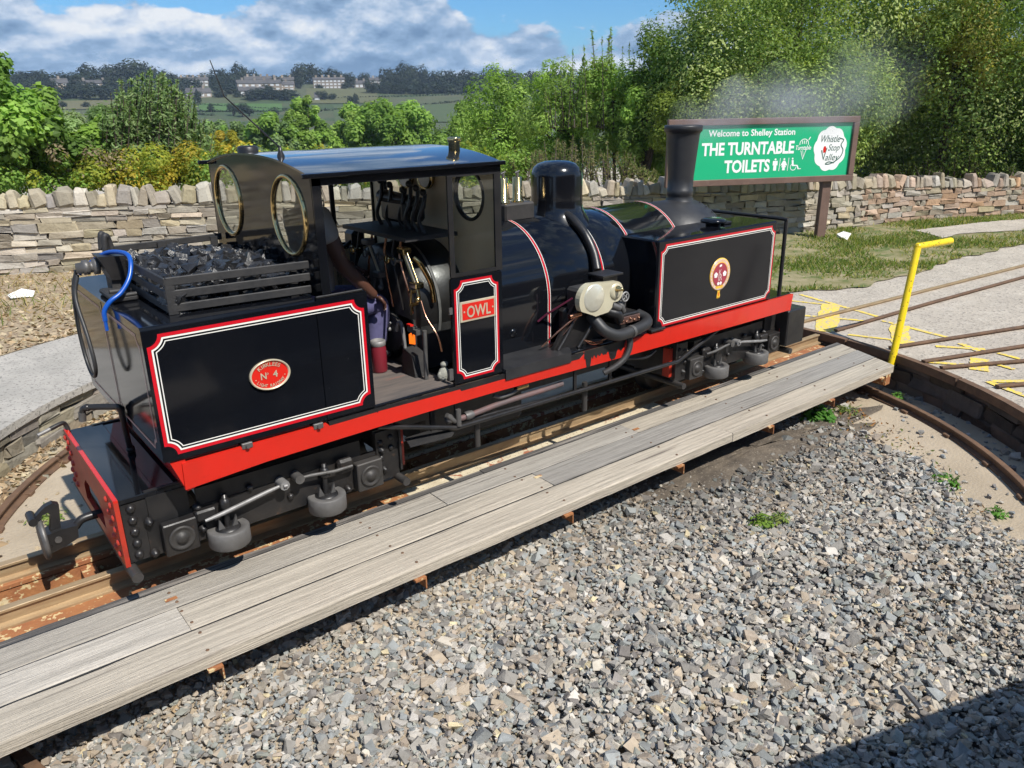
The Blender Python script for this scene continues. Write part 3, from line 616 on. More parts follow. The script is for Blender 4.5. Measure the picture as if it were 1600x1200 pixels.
so_ = MB(); rq = random.Random(9); lower = [(2.79+.012*k, .75-(.125 if 1 < k < 6 else .045+.035*rq.random()+(.05 if 20 < k < 27 else 0))) for k in range(34)]
so_.prism([(2.79, .75)]+lower+[(3.2, .75)], -.0138, -.0125, 'xz').build('soot_streak', SATIN, loco)
MB().box(3.46, 3.62, -.03, .05, .757, .775, .004).build('step_plate', SATIN, loco)
# ---- inside the cab
MB().lathe([(0, 1.66), (.37, 1.66), (.40, 1.68), (.40, 2.06)], (0, YC, 1.13), 'x', 40).build('backhead', SATIN, loco)
MB().box(1.66, 2.06, .36, 1.14, .76, 1.1).build('firebox', DULL, loco)
MB().lathe([(.412, 1.84), (.412, 1.86), (.404, 1.86)], (0, YC, 1.13), 'x', 40).build('backhead_rim', STEEL, loco)
fd = MB().prism(ell(.62, .98, .16, .13, 24), 1.63, 1.66, 'yz').build('firebox_door', DULL, loco)
MB().cyl((1.60, .60, 1.0), (1.60, .54, 1.06), .008, 6).cyl((1.60, .60, 1.0), (1.6, .62, .92), .008, 6).cyl((1.58, .60, 1.0), (1.64, .60, 1.0), .016, 8).build('door_latch', STEEL, loco)
MB().curve([(1.60, .47, 1.02), (1.6, .44, 1.08), (1.6, .40, 1.06), (1.6, .38, .9), (1.6, .39, .80)], .012, 8).build('damper_handle', STEEL, loco)
MB().prism([(.235, .985), (.30, .975), (.30, 1.035), (.275, 1.05), (.265, 1.01), (.25, 1.055), (.235, 1.05)], 1.585, 1.59, 'yz').build('fire_door_gap', FIRE, loco)
MB().box(1.57, 1.60, .22, .29, 1.06, 1.10).box(1.56, 1.6, .17, .21, 1.06, 1.09).build('valve_block', GREYM, loco)
MB().box(1.56, 1.585, .235, .28, 1.102, 1.112).build('red_tag', PLATER, loco)
def gauge(y, mat, par, tilt=-.16):
    top = Vector((1.60, y+.19*-tilt, 1.56)); bot = Vector((1.60, y+.0, 1.40)); top = Vector((1.6, y+.10, 1.55)); bot = Vector((1.6, y-.02, 1.36))
    g = MB(); g.tube([top, bot], .010, 8); go = g.build('gauge_glass', PLATEC, par)
    for dy in (-.028, .028):
        d = Vector((0, dy, 0)); MB().tube([top+d, bot+d], .006, 6).build('guard_rod', mat, go)
    MB().obox(top, (.03, .04, .018), None, .006).build('gauge_cock', mat, go); MB().obox(bot, (.03, .04, .018), None, .006).cyl(bot+Vector((0, -.005, -.02)), bot+Vector((0, -.02, -.08)), .012, 8).sphere(bot+Vector((-.01, -.02, -.085)), .02, 8, 6).cyl(bot+Vector((-.02, .03, -.03)), bot+Vector((-.02, .05, -.12)), .007, 6).build('gauge_cock', mat, go)
gauge(.22, BRASS, loco); gauge(.66, GREYM, loco)
MB().curve([(1.60, .16, 1.27), (1.6, .11, 1.18), (1.62, .03, 1.08), (1.64, .02, .98)], .006, 6).build('copper_pipe', COPPER, loco)
MB().box(1.60, 1.98, .30, 1.1, 1.60, 1.625).build('warming_shelf', DULL, loco)
mf = MB().cyl((1.85, .52, 1.78), (1.85, .98, 1.80), .05, 12).box(1.78, 1.95, .60, .90, 1.66, 1.80, .02)
mf.build('steam_manifold', SATIN, loco)
for k, y in enumerate((.40, .48, .56, .64, .80, .92)): MB().curve([(1.8, y, 1.62), (1.78, y+.02, 1.70), (1.80, y-.01, 1.80), (1.82, y, 1.86+.02*(k % 3))], .013, 6).sphere((1.8, y-.01, 1.87+.02*(k % 3)), .022, 8, 6).build('valve_pipe', SATIN, loco)
for y, z in ((.72, 1.93), (.97, 1.92)):
    gg = MB().lathe([(0, 0), (.075, 0), (.08, -.005), (.08, .03), (0, .03)], (2.02, y, z), 'x', 24).build('pressure_gauge', BRASS, loco); MB().lathe([(0, -.002), (.068, -.002)], (2.02, y, z), 'x', 24).build('dial', SIGNW, gg)
for k, (y0, y1, zt_) in enumerate(((.42, .34, 1.60), (.50, .46, 1.6), (.78, .84, 1.6), (.95, 1.02, 1.6), (.60, .58, 1.6))):
    MB().curve([(1.645, y0, zt_), (1.63, y0+.01, 1.5), (1.62, (y0+y1)/2, 1.40), (1.63, y1, 1.28), (1.65, y1, 1.15)], .008, 6).build('backhead_pipe', COPPER if k % 2 == 0 else SATIN, loco)
    MB().cyl((1.64, y0, 1.47), (1.585, y0, 1.475), .012, 8).lathe([(.026, 0), (.03, .006), (.026, .012)], (1.575, y0, 1.475), 'x', 10).build('backhead_valve', BRASS if k % 2 else GREYM, loco)
for z in (1.30, 1.22): MB().cyl((1.66, .30, z), (1.60, .28, z), .013, 8).cyl((1.605, .28, z), (1.60, .28, z-.06), .008, 6).build('test_cock', BRASS, loco)
MB().curve([(1.66, .32, 1.5), (1.7, .30, 1.45), (1.78, .325, 1.32), (1.8, .33, 1.2)], .016, 8).build('brass_pipe', BRASS, loco)
MB().box(1.72, 1.79, 1.18, 1.28, .76, 1.50, .01).box(1.70, 1.80, 1.16, 1.3, 1.45, 1.56, .02).cyl((1.72, 1.2, 1.5), (1.60, 1.22, 1.42), .012, 8).build('reverser', SATIN, loco)
MB().cyl((1.62, .18, .76), (1.62, .17, 1.08), .014, 8).build('injector_pipe', GREYM, loco)
MB().prism([(.24, .76), (.40, .76), (.38, .93), (.27, .90)], 1.58, 1.68, 'yz').build('coal_shovel_plate', DULL, loco)
MB().box(1.0, 1.34, .42, 1.08, .757, 1.13, .02).build('driver_seat', DULL, loco)
MB().box(1.672, 1.70, -.004, .012, .79, .86).box(1.69, 1.712, -.006, .004, 1.20, 1.24).build('panel_hinge', GREYM, loco)
# ---- rear and front power bogies
def bogie(x0, sgn, rear):
    "sgn 1: end beam lies to -x"
    X = lambda x: x0+sgn*x
    def bx(m, a, b_, *r): a, b_ = X(a), X(b_); m.box(min(a, b_), max(a, b_), *r)
    m = MB(); bx(m, -.10, 1.36, .16, .185, .20, .40); bx(m, .16, 1.12, .165, .18, .40, .50); m.pair('bogie_frame', FRAME, loco)
    m = MB(); bx(m, -.08, .12, .168, .19, .20, .56); m.pair('frame_horn', FRAME, loco); m = MB(); bx(m, 1.22, 1.37, .15, .19, .2, .52); m.pair('frame_horn', FRAME, loco)
    for ax in (.045, 1.145):
        for side in (0, 1):
            s = 1 if not side else -1; Y = (lambda y: y) if not side else (lambda y: W-y)
            m = MB(); bx(m, ax-.085, ax+.085, min(Y(.10), Y(.16)), max(Y(.10), Y(.16)), .195, .375, .006); bo = m.build('axle_box', GREYD if ax > .5 else FRAME, loco)
            MB().lathe([(.066, .0), (.066, -.010*s), (.056, -.012*s), (.05, -.006*s), (.03, -.006*s), (.028, -.018*s), (0, -.02*s)], (X(ax), Y(.10), .285), 'y', 24).build('bearing_cap', GREYD, bo)
            for dx, z in ((-.13, .40), (-.13, .22), (.12, .27), (.11, .40)): MB().lathe([(.024, .02*s), (.024, .0), (.015, -.006*s), (.012, -.02*s), (0, -.02*s)], (X(ax+dx), Y(.145), z), 'y', 8).build('bolt', FRAME, loco)
        m = MB()
        for s in (0, 1):
            y = .585 if not s else W-.585
            m.lathe([(.0, -.045), (.19, -.045), (.20, -.03), (.20, .03), (.225, .035), (.225, .05), (0, .05)] if s == 0 else [(.0, .045), (.19, .045), (.20, .03), (.20, -.03), (.225, -.035), (.225, -.05), (0, -.05)], (X(ax), y-.045 if s == 0 else y+.045, .202), 'y', 28)
        m.cyl((X(ax), .16, .285), (X(ax), W-.16, .285), .04, 12); m.build('wheel_set', FRAME, loco)
    for rx, py in ((.286, .15), (.862, .15)):
        ro = MB().lathe([(.0, .035), (.06, .035), (.07, .05), (.103, .052), (.110, .045), (.110, -.04), (.102, -.048), (0, -.048)], (X(rx), py-.03, .20), 'z', 28).build('guide_roller', ROLL, loco)
        MB().lathe([(0, .052), (.064, .052), (.068, .04)], (X(rx), py-.03, .202), 'z', 20).build('top_plate', SATIN, ro)
        MB().prism([(X(rx-.055), .255), (X(rx-.02), .255), (X(rx-.045), .315)], py-.05, py-.035, 'xz').prism([(X(rx+.05), .255), (X(rx+.02), .255), (X(rx+.045), .315)], py-.05, py-.035, 'xz').build('lug', GREYM, ro)
        MB().cyl((X(rx+.0), py-.02, .225), (X(rx+.005), py-.02, .42), .016, 8).lathe([(.028, 0), (.03, .02), (.024, .05), (.015, .055), (.015, .08), (0, .08)], (X(rx+.005), py-.02, .36), 'z', 10).build('hanger', SATIN, ro)
    MB().tube([(X(.17), .10, .335), (X(.26), .10, .345), (X(.52), .10, .39), (X(.60), .10, .40)], [.009, .013, .012, .009], 8).cyl((X(.61), .08, .402), (X(.61), .16, .402), .028, 10).cyl((X(.60), .075, .402), (X(.62), .075, .402), .01, 6).build('brake_rod', STEEL, loco)
    MB().tube([(X(1.03), .10, .385), (X(.92), .10, .385), (X(.78), .10, .405), (X(.70), .10, .41)], [.009, .011, .010, .009], 8).cyl((X(.70), .08, .41), (X(.70), .16, .41), .028, 10).build('brake_rod', GREYM, loco)
    m = MB(); bx(m, .13, .24, .11, .16, .33, .39, .01); m.build('brake_block', FRAME, loco); m = MB(); bx(m, .95, 1.05, .11, .16, .34, .43, .015); m.build('brake_block', FRAME, loco)
    for dx, z in ((.66, .29), (.44, .42), (1.32, .47), (1.32, .40), (1.25, .35), (1.25, .45)): MB().sphere((X(dx), .152, z), .02, 8, 6).build('bolt', FRAME, loco)
    # inner end: red headstock and guard bar
    m = MB(); bx(m, 1.385, 1.42, .165, .235, .25, .49); m.build('bogie_headstock', REDB, loco); m = MB(); bx(m, 1.385, 1.415, .236, 1.33, .25, .48); m.build('bogie_headstock', FRAME, loco)
    m = MB(); bx(m, 1.37, 1.384, .13, .19, .24, .54); m.build('headstock_plate', SATIN, loco)
    MB().cyl((X(1.36), .05, .19), (X(1.36), 1.45, .19), .026, 12).build('guard_bar', GREYD, loco)
    # outer end block
    if rear:
        m = MB(); m.box(-.205, -.02, .165, 1.335, .52, .556, .004); m.box(-.02, .14, .165, 1.335, .50, .552); m.build('bogie_deck', BLACK, loco)
        m = MB(); m.box(-.20, -.08, .165, .18, .20, .53); m.pair('bogie_cheek', SATIN, loco); MB().box(-.078, .12, .16, .17, .40, .53).build('cheek_plate', SATIN, loco)
        for z in (.495, .43, .365, .30, .235): MB().sphere((-.155, .165, z), .024, 10, 6).build('rivet', SATIN, loco)
        bb = MB(); bb.prism([(.15, .19), (1.35, .19), (1.35, .565), (.15, .565)], -.228, -.205, 'yz', [[(.52, .25), (.98, .25), (.98, .34), (.90, .40), (.60, .40), (.52, .34)]]); beam = bb.build('buffer_beam', REDB, loco)
        MB().box(-.226, -.207, .1495, 1.3505, .553, .5665).build('beam_edge', RED, beam)
        for col in (.20, .29, 1.21, 1.30):
            for k, z in enumerate((.245, .315, .385, .455, .52)):
                MB().lathe([(.019, 0), (.016, -.010), (.007, -.014), (0, -.014)], (-.228, col+(.0 if k % 2 else .012), z), 'x', 10).build('rivet', REDB, beam)
        MB().cyl((-.20, .06, .165), (-.20, 1.42, .165), .028, 12).build('guard_bar', GREYD, loco)
        # brake pipe stand at the rear
        MB().curve([(-.205, 1.32, .56), (-.215, 1.33, .60), (-.235, 1.32, .612), (-.30, 1.30, .60)], .013, 8).build('air_pipe', SATIN, loco)
        MB().cyl((-.30, 1.30, .60), (-.37, 1.28, .585), .012, 8).build('pipe_valve', STEEL, loco)
        st = MB(); st.tube([(.01, .76, .556), (.0, .74, .60), (-.02, .66, .80)], [.022, .0155, .0155], 10); st.sphere((.005, .75, .575), .024, 10, 6); st.curve([(-.02, .66, .79), (-.024, .645, .85), (-.035, .645, .868), (-.05, .66, .868), (-.15, .74, .868), (-.18, .76, .862), (-.19, .77, .835)], .0165, 12); st.sphere((-.022, .65, .85), .021, 10, 6); st.sphere((-.165, .75, .866), .021, 10, 6); st.build('standpipe', SATIN, loco)
        MB().cyl((-.19, .77, .84), (-.195, .775, .79), .019, 10).build('pipe_nozzle', GREYM, loco)
        # coupling
        MB().curve([(-.17, YC, .24), (-.24, YC, .243), (-.305, YC, .238), (-.345, YC, .205)], .024, 10).build('coupler_bar', SATIN, loco)
        MB().prism([(-.498, .112), (-.49, .228), (-.41, .236), (-.335, .232), (-.345, .158), (-.42, .13)], YC-.05, YC+.05, 'xz').build('coupler_body', SATIN, loco)
        MB().lathe([(0, -.012), (.09, -.014), (.112, -.008), (.116, .004), (.112, .016), (0, .016)], (-.505, YC, .19), 'x', 32).build('coupler_pad', GREYM, loco)
        hk = [(-.415, .22), (-.397, .371), (-.426, .388), (-.464, .378), (-.497, .353), (-.525, .328), (-.506, .309), (-.482, .335), (-.456, .341), (-.443, .325), (-.468, .22)]
        MB().prism(hk, YC-.022, YC+.022, 'xz').build('coupler_hook', SATIN, loco)
        MB().cyl((-.533, YC-.06, .325), (-.533, YC+.06, .325), .022, 12).build('coupler_pin', SATIN, loco)
        MB().cyl((-.44, YC-.06, .185), (-.44, YC+.06, .185), .018, 10).build('coupler_bolt', GREYM, loco)
    else:
        m = MB(); m.box(X(-.33), X(-.05), .04, 1.46, .24, .575, .01); m.build('bogie_end_block', SATIN, loco)
        MB().box(X(-.10), X(-.05), .115, .122, .25, .40).build('red_edge', REDB, loco)
        MB().lathe([(0, .05), (.03, .05), (.04, .04), (.04, .0)], (X(-.16), .22, .556), 'z', 14).build('buffer_cap', SATIN, loco)
        MB().cyl((X(-.16), .05, .175), (X(-.16), 1.45, .175), .028, 12).build('guard_bar', GREYD, loco)
bogie(0, 1, True); bogie(5.34, -1, False)
# ---- pipes, steps and rods below the footplate
MB().tube([(1.18, .03, .615), (1.42, .03, .545), (1.73, .03, .455), (2.75, .03, .447), (3.88, .05, .425), (4.42, .08, .585)], .016, 8).build('truss_rod', SATIN, loco)
MB().tube([(1.73, .07, .47), (2.75, .07, .43), (3.84, .09, .41)], .013, 8).build('truss_rod', SATIN, loco)
MB().curve([(1.70, .06, .51), (1.80, .05, .50), (2.1, .06, .515), (2.5, .06, .52), (2.66, .07, .52)], .019, 10).build('water_pipe', pm('pinkish_pipe', (.16, .09, .085), (.10, .08, .08), 9, .5), loco)
MB().sphere((1.69, .05, .52), .032, 8, 6).cyl((1.72, .03, .50), (1.66, .03, .56), .016, 8).cyl((1.74, .02, .47), (1.74, .02, .58), .018, 8).lathe([(.026, -.03), (.03, 0), (.026, .03)], (1.84, .05, .505), 'x', 10).build('pipe_valve', GREYM, loco)
MB().curve([(2.05, .06, .585), (2.1, .05, .565), (2.2, .05, .57), (2.3, .06, .60)], .013, 8).build('drain_pipe', GREYM, loco)
MB().lathe([(.02, -.05), (.022, 0), (.02, .05)], (2.28, .055, .595), 'x', 8).build('tail_pipe', BRASS, loco)
for x, z in ((1.735, .45), (2.75, .44), (3.10, .43)): MB().box(x-.012, x+.012, .03, .045, z, .735).build('pipe_hanger', SATIN, loco)
for x in (1.93, 2.9): MB().cyl((x, .09, .25), (x, .09, .47), .02, 8).build('sand_pipe', GREYD, loco)
MB().prism([(1.38, .02), (1.66, -.01), (1.70, .02), (1.68, .14), (1.42, .15)], .425, .437, 'xy').build('foot_step', DULL, loco)
MB().box(1.60, 1.63, .12, .14, .43, .72).build('step_hanger', SATIN, loco)
MB().curve([(3.3, .06, .57), (3.5, .05, .54), (3.62, .06, .57)], .012, 6).build('small_pipe', SATIN, loco)

# ------------------------------------------------------------------ what lies in and on the locomotive
def rocks(n_t=10, npts=8, flat=.6, seed=3):
    T = []; rg = random.Random(seed)
    for k in range(n_t):
        bm = bmesh.new()
        for i in range(npts):
            v = Vector(((-1) ** (i & 1), (-1) ** (i >> 1 & 1), (-1) ** (i >> 2 & 1)))*.72 if i < 8 else Vector((0, 0, 0)); v += Vector((rg.uniform(-.42, .42), rg.uniform(-.42, .42), rg.uniform(-.45, .45)))
            bm.verts.new((v.x*1.1, v.y*.78, v.z*flat))
        r = bmesh.ops.convex_hull(bm, input=bm.verts); bmesh.ops.delete(bm, geom=list(set(r['geom_unused']+r['geom_interior'])), context='VERTS') if (r['geom_unused'] or r['geom_interior']) else None
        bmesh.ops.triangulate(bm, faces=bm.faces[:]); bm.verts.ensure_lookup_table(); bm.verts.index_update()
        T.append((np.array([v.co[:] for v in bm.verts]), np.array([[q.index for q in f.verts] for f in bm.faces]))); bm.free()
    return T
def scatter_rocks(P, S, T, rg, tint=None, tilt=.5):
    "returns V,F,tint of stones at P with sizes S"
    Vs, Fs, Ts = [], [], []; o = 0; n = len(P); which = rg.integers(0, len(T), n); yaw = rg.uniform(0, 6.283, n); tx = rg.normal(0, tilt, n); ty = rg.normal(0, tilt, n)
    for t in range(len(T)):
        ix = np.where(which == t)[0]
        if not len(ix): continue
        v, f = T[t]; ca, sa = np.cos(yaw[ix]), np.sin(yaw[ix]); cx, sx = np.cos(tx[ix]), np.sin(tx[ix]); cy, sy = np.cos(ty[ix]), np.sin(ty[ix])
        x, y, z = v[:, 0][None], v[:, 1][None], v[:, 2][None]
        y2 = y*cx[:, None]-z*sx[:, None]; z2 = y*sx[:, None]+z*cx[:, None]; x2 = x*cy[:, None]+z2*sy[:, None]; z3 = -x*sy[:, None]+z2*cy[:, None]
        X = x2*ca[:, None]-y2*sa[:, None]; Y = x2*sa[:, None]+y2*ca[:, None]
        V = np.stack([X, Y, z3], -1)*S[ix][:, None, None]+P[ix][:, None, :]; k = len(v)
        Vs.append(V.reshape(-1, 3)); Fs.append((f[None]+(np.arange(len(ix))*k)[:, None, None]+o).reshape(-1, 3)); o += len(ix)*k
        if tint is not None: Ts.append(np.repeat(tint[ix], k, 0))
    return np.concatenate(Vs), np.concatenate(Fs), (np.concatenate(Ts) if tint is not None else None)
ROCK = rocks(); rg = np.random.default_rng(11)
n = 1300; px = rg.uniform(.21, .88, n); py = rg.uniform(.17, 1.33, n); hgt = 1.455+.135*np.clip(1-((px-.56)/.42)**2*.5-((py-.75)/.75)**2*.45, 0, 1)
pz = hgt-rg.uniform(0, .10, n); V, F, _ = scatter_rocks(np.c_[px, py, pz], rg.uniform(.02, .05, n), ROCK, rg, None, .8)
tag(npmesh('coal', V, F, COAL), 'heap of shiny black coal inside the slatted guard on the bunker', 'coal', kind='stuff')
tag(MB().curve([(-.03, 1.02, 1.53), (.03, 1.00, 1.585), (.10, .90, 1.645), (.15, .76, 1.66), (.16, .66, 1.64), (.13, .60, 1.56), (.07, .57, 1.49), (.01, .56, 1.455), (-.025, .56, 1.41), (-.03, .56, 1.36)], .012, 10, 6).cyl((-.03, .56, 1.365), (-.03, .56, 1.31), .009, 8).build('blue_hose', BLUEH), 'bright blue hose looped over the back of the coal guard', 'hose')
tag(MB().curve([(-.045, .98, 1.56), (-.075, 1.0, 1.45), (-.085, 1.02, 1.25), (-.085, .99, 1.08), (-.085, .90, 1.0), (-.085, .80, 1.02), (-.085, .75, 1.10), (-.085, .80, 1.24), (-.085, .92, 1.42), (-.05, .95, 1.54)], .0105, 8, 8).build('black_cable', RUBBER), 'thin black cable hanging in a loop behind the bunker', 'cable')
fl = thing('flask', 'maroon flask with bare metal rim standing on the cab floor', 'flask', (1.48, .51, .764))
MB().lathe([(0, 0), (.045, 0), (.05, .01), (.05, .15), (.046, .17), (.046, .175)], (1.48, .51, .764), 'z', 20).build('flask_body', MAROON, fl); MB().lathe([(.047, .175), (.049, .18), (.049, .205), (.04, .21), (.038, .17), (0, .17)], (1.48, .51, .764), 'z', 20).build('rim', STEEL, fl)
g = MB(); g.sphere((1.70, .10, .80), .045, 10, 8, (.9, .7, 1.1)).sphere((1.705, .10, .865), .026, 8, 6, (1.1, .8, .7)).sphere((1.67, .095, .80), .022, 8, 6, (1, .7, 1.2)).sphere((1.73, .10, .79), .022, 8, 6)
tag(g.build('work_glove', RAG), 'crumpled grey work glove lying by the cab doorway', 'glove')

# ------------------------------------------------------------------ the driver
def skinbody(name, verts, edges, radii, mat, parent=None, sub=2, root=0):
    me = bpy.data.meshes.new(name); o = ORG.get(parent, Vector((0, 0, 0))) if parent is not None else Vector()
    me.from_pydata([Vector(v)-o for v in verts], edges, []); ob = bpy.data.objects.new(name, me); COL.objects.link(ob)
    sm = ob.modifiers.new('skin', 'SKIN'); sm.use_smooth_shade = True; sk = me.skin_vertices[0] if me.skin_vertices else None
    if sk is None:
        bm = bmesh.new(); bm.from_mesh(me); bm.verts.layers.skin.verify(); bm.to_mesh(me); bm.free(); sk = me.skin_vertices[0]
    for i, r in enumerate(radii): sk.data[i].radius = (r, r) if not isinstance(r, tuple) else r
    for i in range(len(radii)): sk.data[i].use_root = (i == root)
    ss = ob.modifiers.new('subsurf', 'SUBSURF'); ss.levels = ss.render_levels = sub
    dg = bpy.context.evaluated_depsgraph_get(); dg.update(); m2 = bpy.data.meshes.new_from_object(ob.evaluated_get(dg)); ob.modifiers.clear(); ob.data = m2; m2.name = name
    m2.materials.clear(); m2.materials.append(mat)
    for p in m2.polygons: p.use_smooth = True
    if parent is not None: ob.parent = parent
    ORG[ob] = o; return ob
per = thing('person', 'driver in grey t-shirt and blue trousers sitting in the cab, hand on knee', 'person', (1.12, .55, .764))
# shirt (torso with short sleeves)
T = [(1.10, .58, 1.15), (1.09, .58, 1.34), (1.09, .57, 1.56), (1.09, .57, 1.70), (1.09, .57, 1.76), (1.10, .43, 1.72), (1.13, .40, 1.64), (1.155, .39, 1.57), (1.11, .72, 1.70), (1.16, .76, 1.60), (1.19, .77, 1.55)]
skinbody('shirt', T, [(0, 1), (1, 2), (2, 3), (3, 4), (3, 5), (5, 6), (6, 7), (3, 8), (8, 9), (9, 10)], [(.15, .14), (.15, .14), (.155, .14), (.13, .12), (.07, .07), .09, .072, .066, .09, .072, .066], SHIRT, per)
# body: head, neck, arms with hands (one continuous skin)
hd = [(1.09, .57, 1.72), (1.10, .57, 1.82), (1.115, .57, 1.90), (1.12, .57, 1.97), (1.115, .57, 2.02),            # neck, head
      (1.12, .44, 1.71), (1.16, .395, 1.58), (1.195, .375, 1.44), (1.29, .36, 1.335), (1.37, .36, 1.245), (1.405, .37, 1.215),   # near arm, wrist, palm
      (1.11, .70, 1.69), (1.19, .77, 1.55), (1.23, .78, 1.44), (1.33, .72, 1.40), (1.40, .68, 1.37), (1.43, .67, 1.355)]
he = [(0, 1), (1, 2), (2, 3), (3, 4), (0, 5), (5, 6), (6, 7), (7, 8), (8, 9), (9, 10), (0, 11), (11, 12), (12, 13), (13, 14), (14, 15), (15, 16)]
hr = [.07, .062, .085, .095, .075, .06, .055, .05, .046, .032, .036, .06, .055, .048, .044, .03, .034]
bd = skinbody('body', hd, he, hr, SKIN, per)
FING = []
def fingers(base, d, side, up, mat=SKIN, sc=1.):
    d = Vector(d).normalized(); side = Vector(side).normalized(); up = Vector(up).normalized(); b0 = Vector(base)
    for k, (off, ln) in enumerate(((-.034, .075), (-.011, .088), (.012, .083), (.034, .066))):
        p0 = b0+side*off*sc; p1 = p0+d*ln*.5*sc+up*.006; p2 = p1+(d*.9-up*.5).normalized()*ln*.35*sc; p3 = p2+(d*.6-up*.9).normalized()*ln*.25*sc
        FING.append(skinbody('finger', [p0-d*.02, p0, p1, p2, p3], [(0, 1), (1, 2), (2, 3), (3, 4)], [.011, .012, .0105, .0095, .008], mat, per, 1))
        MB().sphere(p3+d*.002+up*.004, .0075, 6, 4).build('finger_nail', CRESTP, per)
    t0 = b0-d*.03-side*.035; FING.append(skinbody('thumb', [t0, t0+(d*.5-side).normalized()*.035, t0+(d*1.2-side).normalized()*.065-up*.01], [(0, 1), (1, 2)], [.014, .012, .009], mat, per, 1))
fingers((1.425, .375, 1.20), (.62, .1, -.72), (.05, 1, .05), (.7, 0, .6))
fingers((1.45, .665, 1.345), (.8, -.1, -.5), (.1, 1, 0), (.4, 0, .8))
bm = bmesh.new(); bm.from_mesh(bd.data)
for fo in FING: bm.from_mesh(fo.data)
bm.to_mesh(bd.data); bm.free()
for p in bd.data.polygons: p.use_smooth = True
for fo in FING: bpy.data.objects.remove(fo)
# face
fc = MB(); fc.sphere((1.215, .57, 1.93), .016, 8, 6, (1.2, .8, 1.3)); fc.build('nose', SKIN, per)
for y in (.535, .605): MB().sphere((1.197, y, 1.965), .012, 8, 6).build('eye', SIGNW, per)
MB().sphere((1.198, .57, 1.885), .02, 8, 6, (.4, 1.2, .35)).build('mouth', CRESTM, per)
for y in (.478, .662): MB().sphere((1.11, y, 1.94), .024, 8, 6, (.7, .4, 1.2)).build('ear', SKIN, per)
MB().sphere((1.10, .57, 1.985), .104, 16, 10, (1, .97, .85)).build('hair', HAIR, per)
Lg = [(1.10, .58, 1.16), (1.12, .48, 1.15), (1.30, .45, 1.165), (1.475, .455, 1.15), (1.45, .47, .98), (1.42, .48, .82), (1.12, .68, 1.15), (1.30, .71, 1.165), (1.475, .72, 1.15), (1.46, .72, .98), (1.44, .72, .82)]
skinbody('trousers', Lg, [(0, 1), (1, 2), (2, 3), (3, 4), (4, 5), (0, 6), (6, 7), (7, 8), (8, 9), (9, 10)], [.13, .1, .09, .085, .078, .07, .1, .09, .085, .078, .07], TROUS, per)
per.location = per.location+Vector((.10, .17, .03))
for y in (.48, .72): MB().sphere((1.47, y, .80), .05, 12, 8, (1.8, .85, .75)).build('shoe', RUBBER, per)

# ------------------------------------------------------------------ the pit and the turntable
PC = Vector((2.78, .75, 0)); PRAIL, PWALL, PZ = 3.765, 4.09, -.37
def arcpts(r, a0, a1, n, z=0, c=PC): return [(c.x+r*math.cos(R(a0+(a1-a0)*k/n)), c.y+r*math.sin(R(a0+(a1-a0)*k/n)), z) for k in range(n+1)]
def grid(name, fn, nu, nv, mat, kind='structure'):
    V = []; F = []
    for i in range(nu+1):
        for j in range(nv+1): V.append(fn(i/nu, j/nv))
    for i in range(nu):
        for j in range(nv): a = i*(nv+1)+j; F.append((a, a+1, a+nv+2, a+nv+1))
    return tag(npmesh(name, V, F, mat, smooth=True), kind=kind)
def h2(x, y, s, seed=0):
    return (math.sin(x*s+seed*1.3+1.7*math.sin(y*s*.7+seed))+math.sin(y*s*1.3+seed*2.1+1.3*math.sin(x*s*.9)))*.5
grid('pit_floor', lambda u, v: (PC.x+(PWALL+.25)*v*math.cos(6.2832*u), PC.y+(PWALL+.25)*v*math.sin(6.2832*u), PZ+.012*h2(6*v*math.cos(6.28*u), 6*v*math.sin(6.28*u), 1.5)), 72, 24, DIRT)
pr = thing('pit_rail', 'rusty curved rail running round the floor of the turntable pit', 'rail', (PC.x, PC.y, PZ))
def railsec(pts, name, mat, parent, h=.07, w=.05, foot=.09):
    prof = [(-foot/2, 0), (foot/2, 0), (foot/2, .012), (.012, .022), (.012, h-.022), (w/2, h-.015), (w/2, h-.003), (w/2-.004, h), (-w/2+.004, h), (-w/2, h-.003), (-w/2, h-.015), (-.012, h-.022), (-.012, .022), (-foot/2, .012)]
    m = MB(); vs = []; P = [Vector(p) for p in pts]; k = len(prof)
    for i, p in enumerate(P):
        t = (P[min(i+1, len(P)-1)]-P[max(i-1, 0)]); t.z = 0; t.normalize(); s = Vector((t.y, -t.x, 0))
        vs += [p+s*a+Vector((0, 0, b_)) for a, b_ in prof]
    m.add(vs, [(i*k+j, i*k+(j+1) % k, (i+1)*k+(j+1) % k, (i+1)*k+j) for i in range(len(P)-1) for j in range(k)])
    m.add(vs[:k], [tuple(range(k))]); m.add(vs[-k:], [tuple(range(k))[::-1]]); return m.build(name, mat, parent)
for a0, a1 in ((-52, 12), (12.4, 75), (75.4, 140), (140.4, 200)): railsec(arcpts(PRAIL, a0, a1, 26, PZ), 'rail', RAILR, pr, .075, .05, .10)
for k in range(30):
    a = R(-50+250*k/29); MB().obox((PC.x+PRAIL*math.cos(a), PC.y+PRAIL*math.sin(a), PZ+.012), (.07, .035, .014), Matrix.Rotation(a, 3, 'Z'), .004).build('rail_clip', RAILR, pr)
